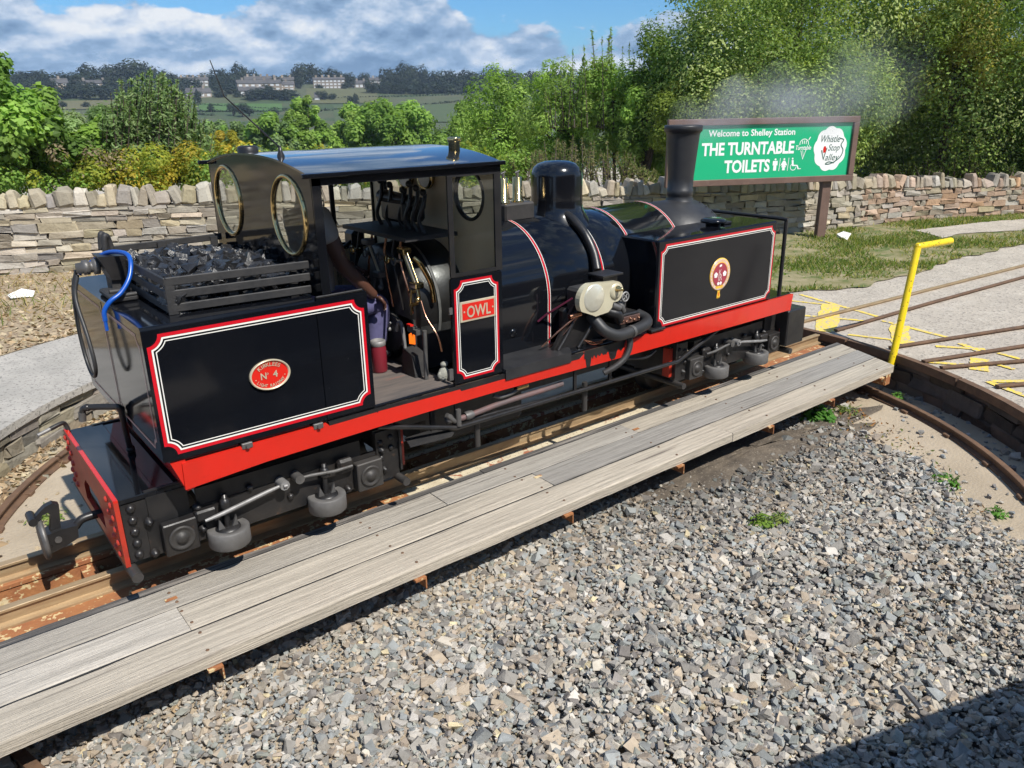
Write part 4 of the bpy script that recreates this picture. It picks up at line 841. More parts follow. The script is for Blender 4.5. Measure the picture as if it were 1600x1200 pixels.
# pit wall: rough stones under a kerb
def stone_block(w_, d_, h_, rs, jit=.12):
    m = MB(); m.obox((0, 0, 0), (w_/2, d_/2, h_/2), None, min(w_, d_, h_)*rs.uniform(.05, .12))
    m.v = [(x+rs.uniform(-1, 1)*jit*min(h_, .1)*.8, y+rs.uniform(-1, 1)*jit*.05, z+rs.uniform(-1, 1)*jit*h_*.55) for x, y, z in m.v]; return m
def place(m, loc, rz, ry=0):
    M = Matrix.Rotation(rz, 3, 'Z') @ Matrix.Rotation(ry, 3, 'Y'); m.v = [tuple(M @ Vector(v)+Vector(loc)) for v in m.v]; return m
rs = random.Random(5)
pw = thing('pit_wall', 'low curved stone wall lining the turntable pit, topped by a concrete kerb', 'wall', (PC.x, PC.y, PZ))
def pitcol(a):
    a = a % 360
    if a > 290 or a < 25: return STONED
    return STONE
n_st = 0
for row, (z0, z1) in enumerate(((-.38, -.27), (-.27, -.15), (-.15, -.045))):
    a = -60.0
    while a < 205:
        if 62 < a < 118: a += 2; continue
        da = rs.uniform(2.2, 6.5); am = a+da/2; L_ = R(da)*PWALL
        m = stone_block(L_*.985, rs.uniform(.20, .24), (z1-z0)*.97, rs, .35); r = PWALL+.10+rs.uniform(-.012, .02)
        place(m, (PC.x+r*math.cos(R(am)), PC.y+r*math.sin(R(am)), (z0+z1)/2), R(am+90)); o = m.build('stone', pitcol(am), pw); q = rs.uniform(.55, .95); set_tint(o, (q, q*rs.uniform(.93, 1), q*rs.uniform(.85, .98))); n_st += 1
        a += da
# backing so no gaps show
bkm = MB(); A = arcpts(PWALL+.06, -60, 300, 90, 0); k = len(A)
bkm.add([(x, y, PZ-.02) for x, y, z in A]+[(x, y, -.06) for x, y, z in A], [(i, i+1, k+i+1, k+i) for i in range(k-1)]); bkm.build('backing', STONED, pw)
# kerb blocks (left, concrete) and steel edge (right)
for k in range(20):
    a0, a1 = 92+k*6.0, 92+(k+1)*6.0-.12; i_, o_ = arcpts(PWALL-.03, a0, a1, 5), arcpts(PWALL+.10, a0, a1, 5)
    if a1 > 212: break
    MB().prism([(p[0], p[1]) for p in i_]+[(p[0], p[1]) for p in o_[::-1]], -.062+rs.uniform(-.003, .003), .004+rs.uniform(-.004, .003), 'xy').build('kerb', CONCP, pw)
for a0, a1 in ((-60, -27), (-26.7, -8), (-7.7, 12), (12.3, 40)):
    i_, o_ = arcpts(PWALL-.05, a0, a1, 8), arcpts(PWALL+.02, a0, a1, 8)
    MB().prism([(p[0], p[1]) for p in i_]+[(p[0], p[1]) for p in o_[::-1]], -.075, .0, 'xy').build('steel_edge', RAILR, pw)

tt = thing('turntable_bridge', 'rusty steel turntable bridge with a weathered grey plank walkway', 'turntable', (PC.x, PC.y, 0))
XL, XR = -1.15, 6.74
for y0, y1 in ((.30, .585), (W-.585, W-.30)):
    RY = .51 if y0 < .7 else W-.51
    MB().box(XL, XR-.02, RY-.07, RY+.07, -.36, -.135).build('girder', RUST, tt)
    MB().box(XL, 1.55, y0, y1, -.128, -.098, .004).build('girder_flange', RUST, tt); MB().box(1.553, 4.1, y0, y1, -.128, -.098, .004).build('girder_flange', RUSTC, tt); MB().box(4.103, XR-.03, y0, y1, -.128, -.098, .004).build('girder_flange', RUST, tt)
    P = [(x, RY, -.098) for x in (XL, 2.2, XR+.02)]
    railsec(P, 'rail', RAILTOP, tt, .098, .055, .10)
x = XL+.1; k = 0
while x < XR-.1:
    MB().box(x-.035, x+.035, .19, .30, -.24, -.12).box(x-.05, x+.05, -.40, .305, -.128, -.108).build('outrigger', RUSTC if 1.4 < x < 4 else RUST, tt)
    if k % 2 == 0: MB().box(x-.04, x+.04, .585, W-.585, -.30, -.15).build('cross_member', RUST, tt)
    MB().box(x+.10, x+.26, .255, .31, -.20, -.095, .01).build('gusset', RUSTC if 1.4 < x < 4.2 else RUST, tt)
    x += .37; k += 1
MB().box(XL, XR-.03, .200, .215, -.27, -.10).build('outer_channel', RUST, tt)
# planks: four rows with butt joints
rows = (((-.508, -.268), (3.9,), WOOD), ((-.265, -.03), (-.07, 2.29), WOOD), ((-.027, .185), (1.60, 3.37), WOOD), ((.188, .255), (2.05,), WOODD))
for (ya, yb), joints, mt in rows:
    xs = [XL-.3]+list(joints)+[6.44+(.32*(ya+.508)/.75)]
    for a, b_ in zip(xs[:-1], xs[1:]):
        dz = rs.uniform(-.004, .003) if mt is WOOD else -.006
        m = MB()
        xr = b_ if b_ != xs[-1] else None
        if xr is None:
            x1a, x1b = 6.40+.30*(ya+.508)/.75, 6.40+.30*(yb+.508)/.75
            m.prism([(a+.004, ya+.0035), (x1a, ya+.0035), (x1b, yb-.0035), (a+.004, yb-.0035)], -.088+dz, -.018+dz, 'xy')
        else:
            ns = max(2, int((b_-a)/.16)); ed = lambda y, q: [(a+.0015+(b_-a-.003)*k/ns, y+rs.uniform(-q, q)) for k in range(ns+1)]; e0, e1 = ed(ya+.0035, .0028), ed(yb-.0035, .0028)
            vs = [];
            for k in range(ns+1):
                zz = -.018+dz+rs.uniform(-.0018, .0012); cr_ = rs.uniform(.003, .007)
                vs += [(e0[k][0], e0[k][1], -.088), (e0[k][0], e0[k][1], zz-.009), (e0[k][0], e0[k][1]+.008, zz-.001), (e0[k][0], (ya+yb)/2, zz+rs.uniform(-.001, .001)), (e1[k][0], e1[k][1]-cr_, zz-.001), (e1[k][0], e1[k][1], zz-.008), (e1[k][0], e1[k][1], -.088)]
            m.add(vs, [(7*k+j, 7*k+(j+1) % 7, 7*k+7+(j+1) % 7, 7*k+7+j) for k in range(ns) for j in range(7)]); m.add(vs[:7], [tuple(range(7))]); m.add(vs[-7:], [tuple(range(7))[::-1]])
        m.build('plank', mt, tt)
for y in (-.2665, -.0285, .1865): MB().box(XL-.3, 6.36+.3*(y+.508)/.75, y-.0045, y+.0045, -.08, -.0225).build('joint_strip', RUBBER, tt)  # dark strips fill the plank gaps so the joints read dark
for x in (-.05, 1.08, 2.19, 3.28, 4.39, 5.3, 6.17):
    m = MB(); m.box(x-.035, x+.035, -.525, .2, -.103, -.091); m.box(x+.027, x+.035, -.525, .2, -.165, -.103); m.build('bracket', RUST, tt)
nh = MB()
for x in (-.05, 1.08, 2.19, 3.28, 4.39, 5.3, 6.17):
    for y in (-.46, -.32, -.22, -.075, .02, .14): nh.lathe([(.009, -.004), (.008, .0015), (0, .0025)], (x+rs.uniform(-.02, .02), y+rs.uniform(-.02, .02), -.0175), 'z', 8)
nh.build('nail_heads', RAILR, tt)['kind'] = 'stuff'
MB().prism([(6.28, -.5), (6.37, -.5), (6.37, .2), (6.28, .2)], -.2, -.091, 'xy').build('end_plate', RUST, tt)
for (a, b_) in ((-.07, .06), (2.29, -.10), (3.40, .03)): MB().box(a-.03, a+.03, b_-.012, b_+.012, -.019, -.0155).build('joint_pin', RUST, tt)
hp_ = MB().tube([(6.62, -.37, -.16), (6.66, -.365, .0), (7.07, -.25, .985)], .034, 14); hp_.sphere((7.075, -.25, .995), .038, 12, 8); hp_.tube([(7.075, -.25, .995), (7.60, -.33, 1.0)], .034, 14); hp_.build('push_bar', YELP, tt)

# ------------------------------------------------------------------ ground round the pit
def zt(x, y):
    "height of the land"
    f = Vector((x-CAMP.x, y-CAMP.y)); d = f.length; az = math.degrees(math.atan2(f.x, f.y))   # 38 is straight ahead
    bl = min(1, max(0, (d-15)/18)); bl = bl*bl*(3-2*bl)
    prof = [(0, 0), (15, 0), (40, -6), (90, -15), (200, -14), (250, -10), (300, -6.5), (420, 4.5), (500, 13.5), (560, 18), (700, 20), (1500, 21)]
    z = prof[-1][1]
    for (a, za), (b_, zb_) in zip(prof[:-1], prof[1:]):
        if d <= b_: t = (d-a)/(b_-a); z = za+(zb_-za)*t; break
    right = min(1, max(0, (az-38)/14)); near = z
    keep = max(0., 1-max(0, d-26)/60)            # on the right a bank stands behind the wall
    z = z*(1-right*keep)+right*keep*min(1.2, max(0, (d-22)*.16))
    if d > 220: z += 1.8*h2(x, y, .012, 2)+1.0*h2(x, y, .031, 5)
    elif d > 30: z += .5*h2(x, y, .08, 1)
    return z-.03
# land: fan shaped sheet outwards from the wall line to beyond the ridge
def fanpt(u, v):
    az = R(-40+ 165*u); d = 9.0*(1500/9.0)**v
    x, y = CAMP.x+d*math.sin(az), CAMP.y+d*math.cos(az); return (x, y, zt(x, y)-(.35 if d < 12.5 else 0))
grid('ground', fanpt, 150, 110, HILL)
# flat yard with the round hole of the pit: ring sheet
def yard(u, v):
    a = 6.2832*u; r = (PWALL+.03)+(26-(PWALL+.03))*v**2.2; x, y = PC.x+r*math.cos(a), PC.y+r*math.sin(a); return (x, y, -.012)
grid('yard', yard, 160, 26, CONC)
def sheet(name, poly, z, mat, kind='structure', cuts=0): return tag(MB().prism(poly, z-.004, z, 'xy').build(name, mat), kind=kind)
wall_line = [(-9.5, 14.2), (-5, 12.5), (-1.5, 11.0), (1.3, 9.75), (4, 8.4), (6.5, 7.15), (8.8, 6.05), (10.6, 5.15), (12.3, 4.3), (13.6, 3.95), (14.9, 3.68), (16.3, 3.15), (17.9, 2.5), (20.5, 1.4), (24, -.2)]
# left: concrete path round the pit, leaf litter up to the wall
pth = [(p[0], p[1]) for p in arcpts(PWALL+.10, 95, 235, 24)]; pto = [(p[0]+.03*math.sin(i*2.1), p[1]+.04*math.sin(i*1.3)) for i, p in enumerate(arcpts(PWALL+1.75, 95, 235, 24))]
sheet('path', pth+pto[::-1], -.003, CONCP)
lit = [(p[0], p[1]) for p in arcpts(PWALL+1.75, 60, 235, 30)]
def litter_fn(u, v):
    # between path and wall
    P = smooth_line(wall_line[:7], u); Q = (PC.x+(PWALL+1.55)*math.cos(R(235-160*u)), PC.y+(PWALL+1.55)*math.sin(R(235-160*u)))
    x = Q[0]+(P[0]-Q[0])*v; y = Q[1]+(P[1]-Q[1])*v; return (x, y, .004+.05*v*v+.02*h2(x, y, 3)*v)
def smooth_line(pts, u):
    d = [0]
    for a, b_ in zip(pts[:-1], pts[1:]): d.append(d[-1]+math.hypot(b_[0]-a[0], b_[1]-a[1]))
    s = u*d[-1]
    for i in range(len(pts)-1):
        if s <= d[i+1]+1e-9: t = (s-d[i])/(d[i+1]-d[i]); return (pts[i][0]+(pts[i+1][0]-pts[i][0])*t, pts[i][1]+(pts[i+1][1]-pts[i][1])*t)
    return pts[-1]
grid('leaf_litter', litter_fn, 60, 14, LITTER)
# right: rough grass between the tracks and the wall
gr_edge = [(5.2, 5.0), (6.5, 3.6), (7.7, 2.35), (8.5, 1.75), (9.3, 1.42), (10.8, 1.25), (12.4, 1.4), (13.9, 1.3), (16, .8), (19, -.4)]
gr_back = [(6.0, 7.4), (8.8, 6.05), (10.6, 5.15), (12.3, 4.3), (13.6, 3.95), (14.9, 3.68), (17.9, 2.5), (20.5, 1.4)]
def grass_fn(u, v):
    a = smooth_line(gr_edge, u); b_ = smooth_line(gr_back, u); w_ = (.10*h2(u*23, 1.7, 1, 4)+.07*h2(u*71, .3, 1, 9)+.03*math.sin(u*170))*(1-v)
    x = a[0]+(b_[0]-a[0])*v+w_*.4; y = a[1]+(b_[1]-a[1])*v+w_; return (x, y, .002+.06*v+.012*h2(x, y, 2.5)*min(1, v*4))
grid('grass_verge', grass_fn, 200, 16, GRASSG)
def slab_fn(u, v):
    uu = .60+.30*u; vv = .40+.30*v+.05*math.sin(u*9)*(1-v)+.12*u*(v-.5); p = grass_fn(uu, vv); return (p[0], p[1], p[2]+.012)
grid('concrete_slab', slab_fn, 30, 8, CONC)
# rails let into the yard
tr = thing('yard_track', 'worn rails let into the concrete yard fanning out from the pit', 'railway track', (6.9, .3, 0))
rl = [((6.90, .89), (12.3, .47), (20, -.15)), ((7.0, .44), (9, .33), (11.4, .16), (18, -.6)), ((6.82, -.25), (8.63, -.82), (14, -2.6)), ((6.62, -.67), (7.86, -1.09), (13, -3.0)), ((6.56, -.86), (7.33, -1.27), (12, -4.0)), ((6.40, -1.40), (6.67, -1.54), (11, -4.2))]
for pts in rl: railsec([(x, y, -.05) for x, y in pts], 'rail', RAILTOP if pts is rl[0] else RAILR, tr, .072, .05, .06)
# yellow lines
yl = [((8.28, 1.67), (7.93, .39), .055), ((7.89, 1.55), (8.03, 1.2), .05), ((8.10, 1.13), (6.93, .52), .20), ((7.36, 1.06), (7.69, .41), .055), ((7.81, .34), (7.67, -.43), .055), ((7.76, .12), (7.08, -.24), .17), ((7.0, .30), (7.24, -.30), .05), ((7.26, -.50), (7.51, -.87), .06), ((7.54, -.62), (7.40, -.86), .06), ((7.48, -1.0), (7.41, -1.28), .05), ((7.16, -.96), (6.78, -1.1), .14), ((6.68, -.69), (6.87, -.96), .05), ((6.52, -1.28), (6.34, -1.72), .06), ((7.12, -1.0), (7.05, -1.3), .05), ((6.9, -1.6), (6.55, -1.3), .06)]
for k, (a, b_, w_) in enumerate(yl):
    a, b_ = Vector((*a, 0)), Vector((*b_, 0)); t = (b_-a).normalized(); s = Vector((-t.y, t.x, 0))*w_*.58; z = -.0065+k*.0003
    nseg = 8; m = MB(); vs = []
    for q in range(nseg+1):
        p = a+(b_-a)*q/nseg; e1, e2 = rs.uniform(.8, 1.1), rs.uniform(.8, 1.1); vs += [p+s*e1+Vector((0, 0, z)), p-s*e2+Vector((0, 0, z))]
    m.add(vs, [(2*q, 2*q+1, 2*q+3, 2*q+2) for q in range(nseg)]); tag(m.build('painted_marking', YEL), kind='structure')
# ------------------------------------------------------------------ gravel
rg = np.random.default_rng(21)
def grav_ok(x, y):
    r = np.hypot(x-PC.x, y-PC.y); a = np.degrees(np.arctan2(y-PC.y, x-PC.x))
    lim = np.where((a > -75) & (a < 30), 2.96+.10*np.sin(a*.25)+np.clip((-a-38)/40, 0, 1)*.75, 4.0)
    edge = (lim-r)/.22+rg.normal(0, .42, len(x)); dark = np.hypot((x-4.1)/1.3, (y+.33)/.34)
    return (edge > 0) & (dark > .75+rg.normal(0, .25, len(x)))
def gz(x, y): return PZ+.004+.02*np.sin(x*2.1)*np.sin(y*1.7)*np.clip((-y-.5)/.8, 0, 1)+.07*np.clip((-y-.6)/1.6, 0, 1)
n = 115000; x = rg.uniform(-2.2, 6.6, n); y = rg.uniform(-4.3, .35, n); ok = grav_ok(x, y) & (np.hypot(x-PC.x, y-PC.y) < PWALL+.6) & (rg.random(n) < .9)
# keep only what stands before the camera's side of the pit
x, y = x[ok], y[ok]; n = len(x)
grd = np.clip((x-2.6)/1.0, 0, 1)*np.clip((-y-2.0)/.8, 0, 1)      # finer stones near the platform on the right
size = np.clip(rg.lognormal(-4.15, .40, n), .007, .048)*(1-.45*grd)
size = np.where(x < .2, size*.85, size)
pal = np.array([[.30, .285, .26], [.36, .34, .31], [.25, .24, .225], [.42, .39, .34], [.22, .235, .24], [.29, .31, .315], [.38, .32, .25], [.46, .44, .41], [.205, .19, .18], [.32, .27, .22], [.27, .285, .265]])
tint = pal[rg.integers(0, len(pal), n)]*rg.uniform(.82, 1.18, n)[:, None]*np.array([1.12, 1.09, 1.04])
odd = rg.random(n) < .014; tint[odd] = np.array([.64, .54, .34])*rg.uniform(.8, 1.1, odd.sum())[:, None]
earthy = np.clip(1.15-np.hypot((x-4.1)/1.9, (y+.5)/.8), 0, 1); tint = tint*(1-.55*earthy[:, None])
P = np.c_[x, y, gz(x, y)+rg.uniform(-.02, .022, n)+size*.15]
V, F, T = scatter_rocks(P, size, rocks(24, 8, .48, 8), rg, tint, .38)
tag(npmesh('gravel', V, F, GRAV, tint=T), 'grey crushed stone ballast filling the near side of the pit', 'gravel', kind='stuff')
grid('gravel_bed', lambda u, v: (-2.0+8.6*u, -4.2+4.5*v, float(gz(np.array(-2.0+8.6*u), np.array(-4.2+4.5*v)))-.03 if math.hypot(-2.0+8.6*u-PC.x, -4.2+4.5*v-PC.y) < 2.88 or -4.2+4.5*v < -2.5 else PZ-.06), 60, 40, pm('gravel_dust', (.20, .185, .165), (.12, .11, .10), 14, .95, bump=.8, bscale=40))
n2 = 26000; x2 = rg.uniform(-2.0, 6.4, n2); y2 = rg.uniform(-4.2, .3, n2); k2 = grav_ok(x2, y2) & (np.hypot(x2-PC.x, y2-PC.y) < PWALL+.3); x2, y2 = x2[k2], y2[k2]; n2 = len(x2)
V, F, T = scatter_rocks(np.c_[x2, y2, gz(x2, y2)+rg.uniform(.0, .022, n2)], rg.lognormal(-4.7, .35, n2), rocks(8, 8, .5, 12), rg, pal[rg.integers(0, len(pal), n2)]*rg.uniform(.8, 1.25, n2)[:, None]*np.array([1.2, 1.15, 1.08]), .5)
tag(npmesh('gravel_chips', V, F, GRAV, tint=T), 'small sharp chips and grit lying between the ballast stones', 'gravel', kind='stuff')
def soil(u, v):
    a = 6.2832*u; q = v*(1+.16*math.sin(5*a)+.1*math.sin(11*a+1)); return (4.35+1.6*q*math.cos(a), -.40+.33*q*math.sin(a)-.18*(q*math.cos(a)), PZ+.05*(1-v)+.008+.01*h2(q*9, a*3, 2))
grid('dark_soil', soil, 48, 8, pm('oily_soil', (.15, .12, .088), (.075, .06, .046), 5, .95, bump=.8, bscale=40, speck=(.2, .17, .13), speck_s=50, speck_t=.6))
# sparse small stones on the earth, and the ballast between the bridge girders
n = 3200; a = rg.uniform(-1.2, 4.2, n); r = 2.6+1.55*np.sqrt(rg.random(n)); x = PC.x+r*np.cos(a); y = PC.y+r*np.sin(a)
near = np.abs(r-PWALL) < .28; sel = near | (rg.random(n) < .22); x, y, near = x[sel], y[sel], near[sel]; n = len(x)
tint = pal[rg.integers(0, len(pal), n)]*rg.uniform(.7, 1.1, n)[:, None]; left = x < 1.5; tint[left] = tint[left]*np.array([1.1, .95, .72])
V, F, T = scatter_rocks(np.c_[x, y, np.full(n, PZ+.004)], rg.lognormal(-4.15, .45, n), ROCK, rg, tint, .4)
tag(npmesh('pebbles', V, F, GRAV, tint=T), 'small loose stones scattered over the bare earth of the pit', 'pebbles', kind='stuff')
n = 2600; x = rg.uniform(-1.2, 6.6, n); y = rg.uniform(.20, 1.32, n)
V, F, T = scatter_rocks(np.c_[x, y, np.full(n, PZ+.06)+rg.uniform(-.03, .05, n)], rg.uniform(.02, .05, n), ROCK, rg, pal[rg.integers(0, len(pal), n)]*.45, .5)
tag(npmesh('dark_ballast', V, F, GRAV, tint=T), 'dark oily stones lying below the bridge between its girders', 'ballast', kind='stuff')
# dry leaves on the left
def quadleaves(P, size, nrm, rg, tint, asp=.55, fold=.25):
    n = len(P); nrm = nrm/np.linalg.norm(nrm, axis=1, keepdims=True); ref = rg.normal(0, 1, (n, 3)); u = np.cross(nrm, ref); u /= np.linalg.norm(u, axis=1, keepdims=True)+1e-9; v = np.cross(nrm, u)
    s = size[:, None]; a = P-u*s*.5; c = P+u*s*.5; b_ = P+v*s*asp*.5-nrm*s*fold*.3; d = P-v*s*asp*.5-nrm*s*fold*.3
    V = np.stack([a, b_, c, d], 1).reshape(-1, 3); F = np.arange(4*n).reshape(n, 4); return V, F, np.repeat(tint, 4, 0)
n = 9000; uu = rg.random(n); vv = rg.random(n)**.9; Pq = np.array([litter_fn(a, b_) for a, b_ in zip(uu, vv)])+np.array([0, 0, .012])
n2 = 1500; a = rg.uniform(2.0, 4.2, n2); r = PWALL-np.abs(rg.normal(0, .16, n2)); Pq = np.r_[Pq, np.c_[PC.x+r*np.cos(a), PC.y+r*np.sin(a), np.full(n2, PZ+.02)]]; n += n2
lp = np.array([[.42, .31, .19], [.34, .24, .14], [.50, .40, .27], [.25, .17, .10], [.46, .39, .26]]); tint = lp[rg.integers(0, 5, n)]*rg.uniform(.7, 1.15, n)[:, None]
V, F, T = quadleaves(Pq, rg.uniform(.04, .10, n), np.c_[rg.normal(0, .5, (n, 2)), np.ones(n)], rg, tint, .6)
tag(npmesh('fallen_leaves', V, F, LEAFD, tint=T), 'dry brown leaves littering the ground before the left wall', 'leaves', kind='stuff')
# grass blades
def blades(P, hgt, rg, tint, lean=.5, wd=.010):
    n = len(P); a = rg.uniform(0, 6.283, n); s = np.c_[np.cos(a), np.sin(a), np.zeros(n)]*(wd*rg.uniform(.7, 1.4, n))[:, None]; l_ = rg.normal(0, lean, (n, 2)); tip = P+np.c_[l_*hgt[:, None], hgt]
    V = np.stack([P-s, P+s, tip], 1).reshape(-1, 3); return V, np.arange(3*n).reshape(n, 3), np.repeat(tint, 3, 0)
n = 52000; uu = rg.random(n); vv = rg.random(n)**1.15; Pg = np.array([grass_fn(a, b_) for a, b_ in zip(uu, vv)])
dn = np.array([h2(p[0], p[1], 2.2, 3)+.6*h2(p[0], p[1], 5.1, 1) for p in Pg]); slab = (uu > .595) & (uu < .905) & (vv > .36) & (vv < .72)
sel = (dn+rg.normal(0, .35, n) > -.25) & ~slab; Pg, dn = Pg[sel], dn[sel]; n = len(Pg)
gp = np.array([[.13, .21, .035], [.10, .17, .03], [.20, .25, .06], [.36, .32, .14], [.30, .30, .10]]); k = np.where(rg.random(n) < .30+.25*(dn < .1), rg.integers(3, 5, n), rg.integers(0, 3, n))
V, F, T = blades(Pg, rg.uniform(.02, .065, n)*(1+np.clip(dn, 0, 1)*.6), rg, gp[k]*rg.uniform(.7, 1.2, n)[:, None], .6, .011)
tag(npmesh('grass', V, F, LEAF, tint=T), 'patchy short grass between the yard and the stone wall', 'grass', kind='stuff')
n = 2600; uu = np.clip(rg.normal(.42, .18, n), 0, 1); vv = rg.uniform(.45, .99, n); Pg = np.array([litter_fn(a, b_) for a, b_ in zip(uu, vv)])
V, F, T = blades(Pg, rg.uniform(.05, .22, n), rg, np.array([[.42, .34, .17], [.34, .27, .13], [.16, .20, .05]])[rg.integers(0, 3, n)]*rg.uniform(.8, 1.2, n)[:, None], .8, .008)
tag(npmesh('dry_grass', V, F, LEAF, tint=T), 'wisps of dry grass at the foot of the left wall', 'dry grass', kind='stuff')
# weeds in the pit
def weed(name, loc, rad, hgt, n, lab, cols, ls=.05):
    t = thing(name, lab, 'weed', loc); g = rg
    d = g.normal(0, 1, (n, 3)); d[:, 2] = np.abs(d[:, 2])*.9+.1; d /= np.linalg.norm(d, axis=1, keepdims=True); q = g.random(n)**.5
    P = np.array(loc)+d*q[:, None]*np.array([rad, rad, hgt]); V, F, T = quadleaves(P, g.uniform(.6, 1.2, n)*ls, d+np.array([0, 0, .8]), g, np.array(cols)[g.integers(0, len(cols), n)]*g.uniform(.8, 1.2, n)[:, None], .5)
    npmesh('leaves', V, F, LEAF, t, T, origin=loc)
    m = MB()
    for k in range(7): m.tube([loc, (loc[0]+g.normal(0, rad*.5), loc[1]+g.normal(0, rad*.5), loc[2]+hgt*.8)], .004, 4)
    m.build('stem', pm('weed_stem', (.10, .14, .04), None, 5, .7) if 'weed_stem' not in MATS else MATS['weed_stem'], t)
GC = [[.10, .26, .03], [.14, .32, .05], [.08, .20, .03]]
weed('weed', (3.38, -1.15, -.33), .10, .09, 130, 'small yellow green weed growing alone amid the grey gravel', [[.20, .30, .05], [.16, .27, .04]], .045)
weed('weed', (3.52, -1.20, -.33), .07, .06, 60, 'tiny sprig beside the gravel weed', [[.20, .30, .05], [.24, .28, .08]], .04)
weed('weed', (4.92, -1.67, -.36), .11, .12, 170, 'bright green bushy weed at the edge of the bare earth', GC, .05)
weed('weed', (5.42, -.34, -.36), .17, .14, 150, 'broad leaved green weed under the end of the walkway', [[.07, .19, .03], [.10, .24, .04]], .085)
weed('weed', (5.75, -.42, -.36), .13, .07, 110, 'low pale weed on the earth beside the curved rail', [[.20, .24, .07], [.14, .22, .05]], .04)
weed('weed', (4.78, -2.08, -.36), .08, .06, 70, 'sprawling small weed near the right edge of the pit', GC, .04)
weed('weed', (6.45, -.55, -.36), .07, .08, 60, 'small green weed at the foot of the dark pit wall', GC, .045)
weed('weed', (-.35, 2.2, -.36), .15, .05, 110, 'flat pale weed on the pit floor beyond the coupler', [[.24, .30, .08], [.18, .26, .06]], .045)
tag(MB().obox((2.42, -2.60, -.245), (.075, .012, .008), Matrix.Rotation(R(58), 3, 'Z'), .003).build('metal_strip', GREYM), 'short grey metal strip lying on the gravel near the dark shadow', 'metal strip')
n = 500; a = rg.uniform(-1.0, .1, n); r = 2.85+.55*rg.random(n); Pq = np.c_[PC.x+r*np.cos(a), PC.y+r*np.sin(a), np.full(n, PZ+.03)]
V, F, T = quadleaves(Pq, rg.uniform(.02, .05, n), rg.normal(0, .6, (n, 3))+np.array([0, 0, .8]), rg, np.array([[.22, .10, .03], [.14, .13, .03], [.30, .16, .06], [.10, .12, .03]])[rg.integers(0, 4, n)], .5)
tag(npmesh('dead_stalks', V, F, LEAFD, tint=T), 'rusty dead weed scraps along the gravel edge by the bare earth', 'dead weeds', kind='stuff')
tag(MB().add([(.30, 8.25, .06), (.55, 8.22, .05), (.60, 8.34, .10), (.42, 8.40, .13), (.28, 8.36, .09), (.45, 8.3, .16)], [(0, 1, 5), (1, 2, 5), (2, 3, 5), (3, 4, 5), (4, 0, 5)]).build('paper_scrap', WHITEP), 'crumpled white paper scrap on the dry leaves by the wall', 'litter')
tag(MB().sphere((.02, 8.9, .07), .05, 8, 5, (1.3, .8, .6)).build('yellow_wrapper', YELP), 'small yellow wrapper on the dry leaves', 'litter')
V, F, _ = scatter_rocks(np.array([[12.45, 3.45, .06]]), np.array([.13]), ROCK, rg, None, .2)
tag(npmesh('white_stone', V, F, WHITEP), 'pale stone in the grass right of the sign post', 'stone')

# ------------------------------------------------------------------ dry stone wall
dw = thing('dry_stone_wall', 'long dry stone wall of buff sandstone with upright coping stones', 'wall', (wall_line[3][0], wall_line[3][1], 0))
WL = smooth_path([(x, y, 0) for x, y in wall_line], 8)
cum = [0.]
for a, b_ in zip(WL[:-1], WL[1:]): cum.append(cum[-1]+(b_-a).length)
def walong(s):
    for i in range(len(WL)-1):
        if s <= cum[i+1]: t = (s-cum[i])/(cum[i+1]-cum[i]); p = WL[i].lerp(WL[i+1], t); d = (WL[i+1]-WL[i]).normalized(); return p, d
    return WL[-1], (WL[-1]-WL[-2]).normalized()
def wtop(s):      # height of the masonry below the coping
    x = walong(s)[0].x; return float(np.interp(x, [-9, 1, 4, 9, 12.3, 15, 18, 24], [1.05, 1.02, .98, .86, .82, .72, .60, .55]))
blocks = []
def wcol(x):
    if x > 13.8 and rs.random() < .5: return (1.0, .76, .64)
    q = rs.uniform(.78, 1.18); return (q, q*rs.uniform(.95, 1.0), q*rs.uniform(.86, 1.02))
z = 0.0; hs = []
while z < 1.06:
    h_ = rs.uniform(.065, .13); hs.append((z, h_)); z += h_
for row, (z0, h_) in enumerate(hs):
    s = rs.uniform(0, .2)
    while s < cum[-1]-.5:
        L_ = rs.uniform(.16, .52)*(1.1 if h_ > .1 else 1)*(.72 if walong(s)[0].x > 9 else 1); p, d = walong(s+L_/2); top = wtop(s+L_/2)
        if z0+.03 < top:
            hh = min(h_, top-z0); m = stone_block(L_*.97, .22, hh*.955, rs, .36); nrm = Vector((d.y, -d.x, 0))
            c = p+nrm*(-.11+rs.uniform(-.018, .018)); place(m, (c.x, c.y, z0+hh/2), math.atan2(d.y, d.x)); blocks.append((m, wcol(p.x), p, (L_*hh)))
        s += L_
copes = []; s = 0
while s < cum[-1]-.5:
    L_ = rs.choice((rs.uniform(.09, .16), rs.uniform(.14, .27))); p, d = walong(s+L_/2); hh = rs.choice((rs.uniform(.17, .26), rs.uniform(.24, .35), rs.uniform(.26, .36)) if p.x < 6 else (rs.uniform(.14, .24), rs.uniform(.20, .30)))
    m = MB(); m.obox((0, 0, 0), (L_*.5, .15, hh/2), None, min(L_, hh)*.2)
    tp = rs.uniform(.45, .9); m.v = [((x*(1-(1-tp)*max(0, zz/(hh/2))*.8)+rs.uniform(-.01, .01)), y*(1-.25*max(0, zz/(hh/2))), zz+rs.uniform(-.012, .012)+(.25*x*rs.choice((-1, 1)) if zz > 0 else 0)) for x, y, zz in m.v]
    place(m, (p.x-.11*d.y*-1*-1, p.y, wtop(s+L_/2)+hh/2-.015), math.atan2(d.y, d.x), rs.gauss(0, .16)); m.v = [(x-.11*d.y, y+.11*d.x, zz) for x, y, zz in m.v]
    copes.append((m, wcol(p.x), p, L_*hh*1.3)); s += L_*.95
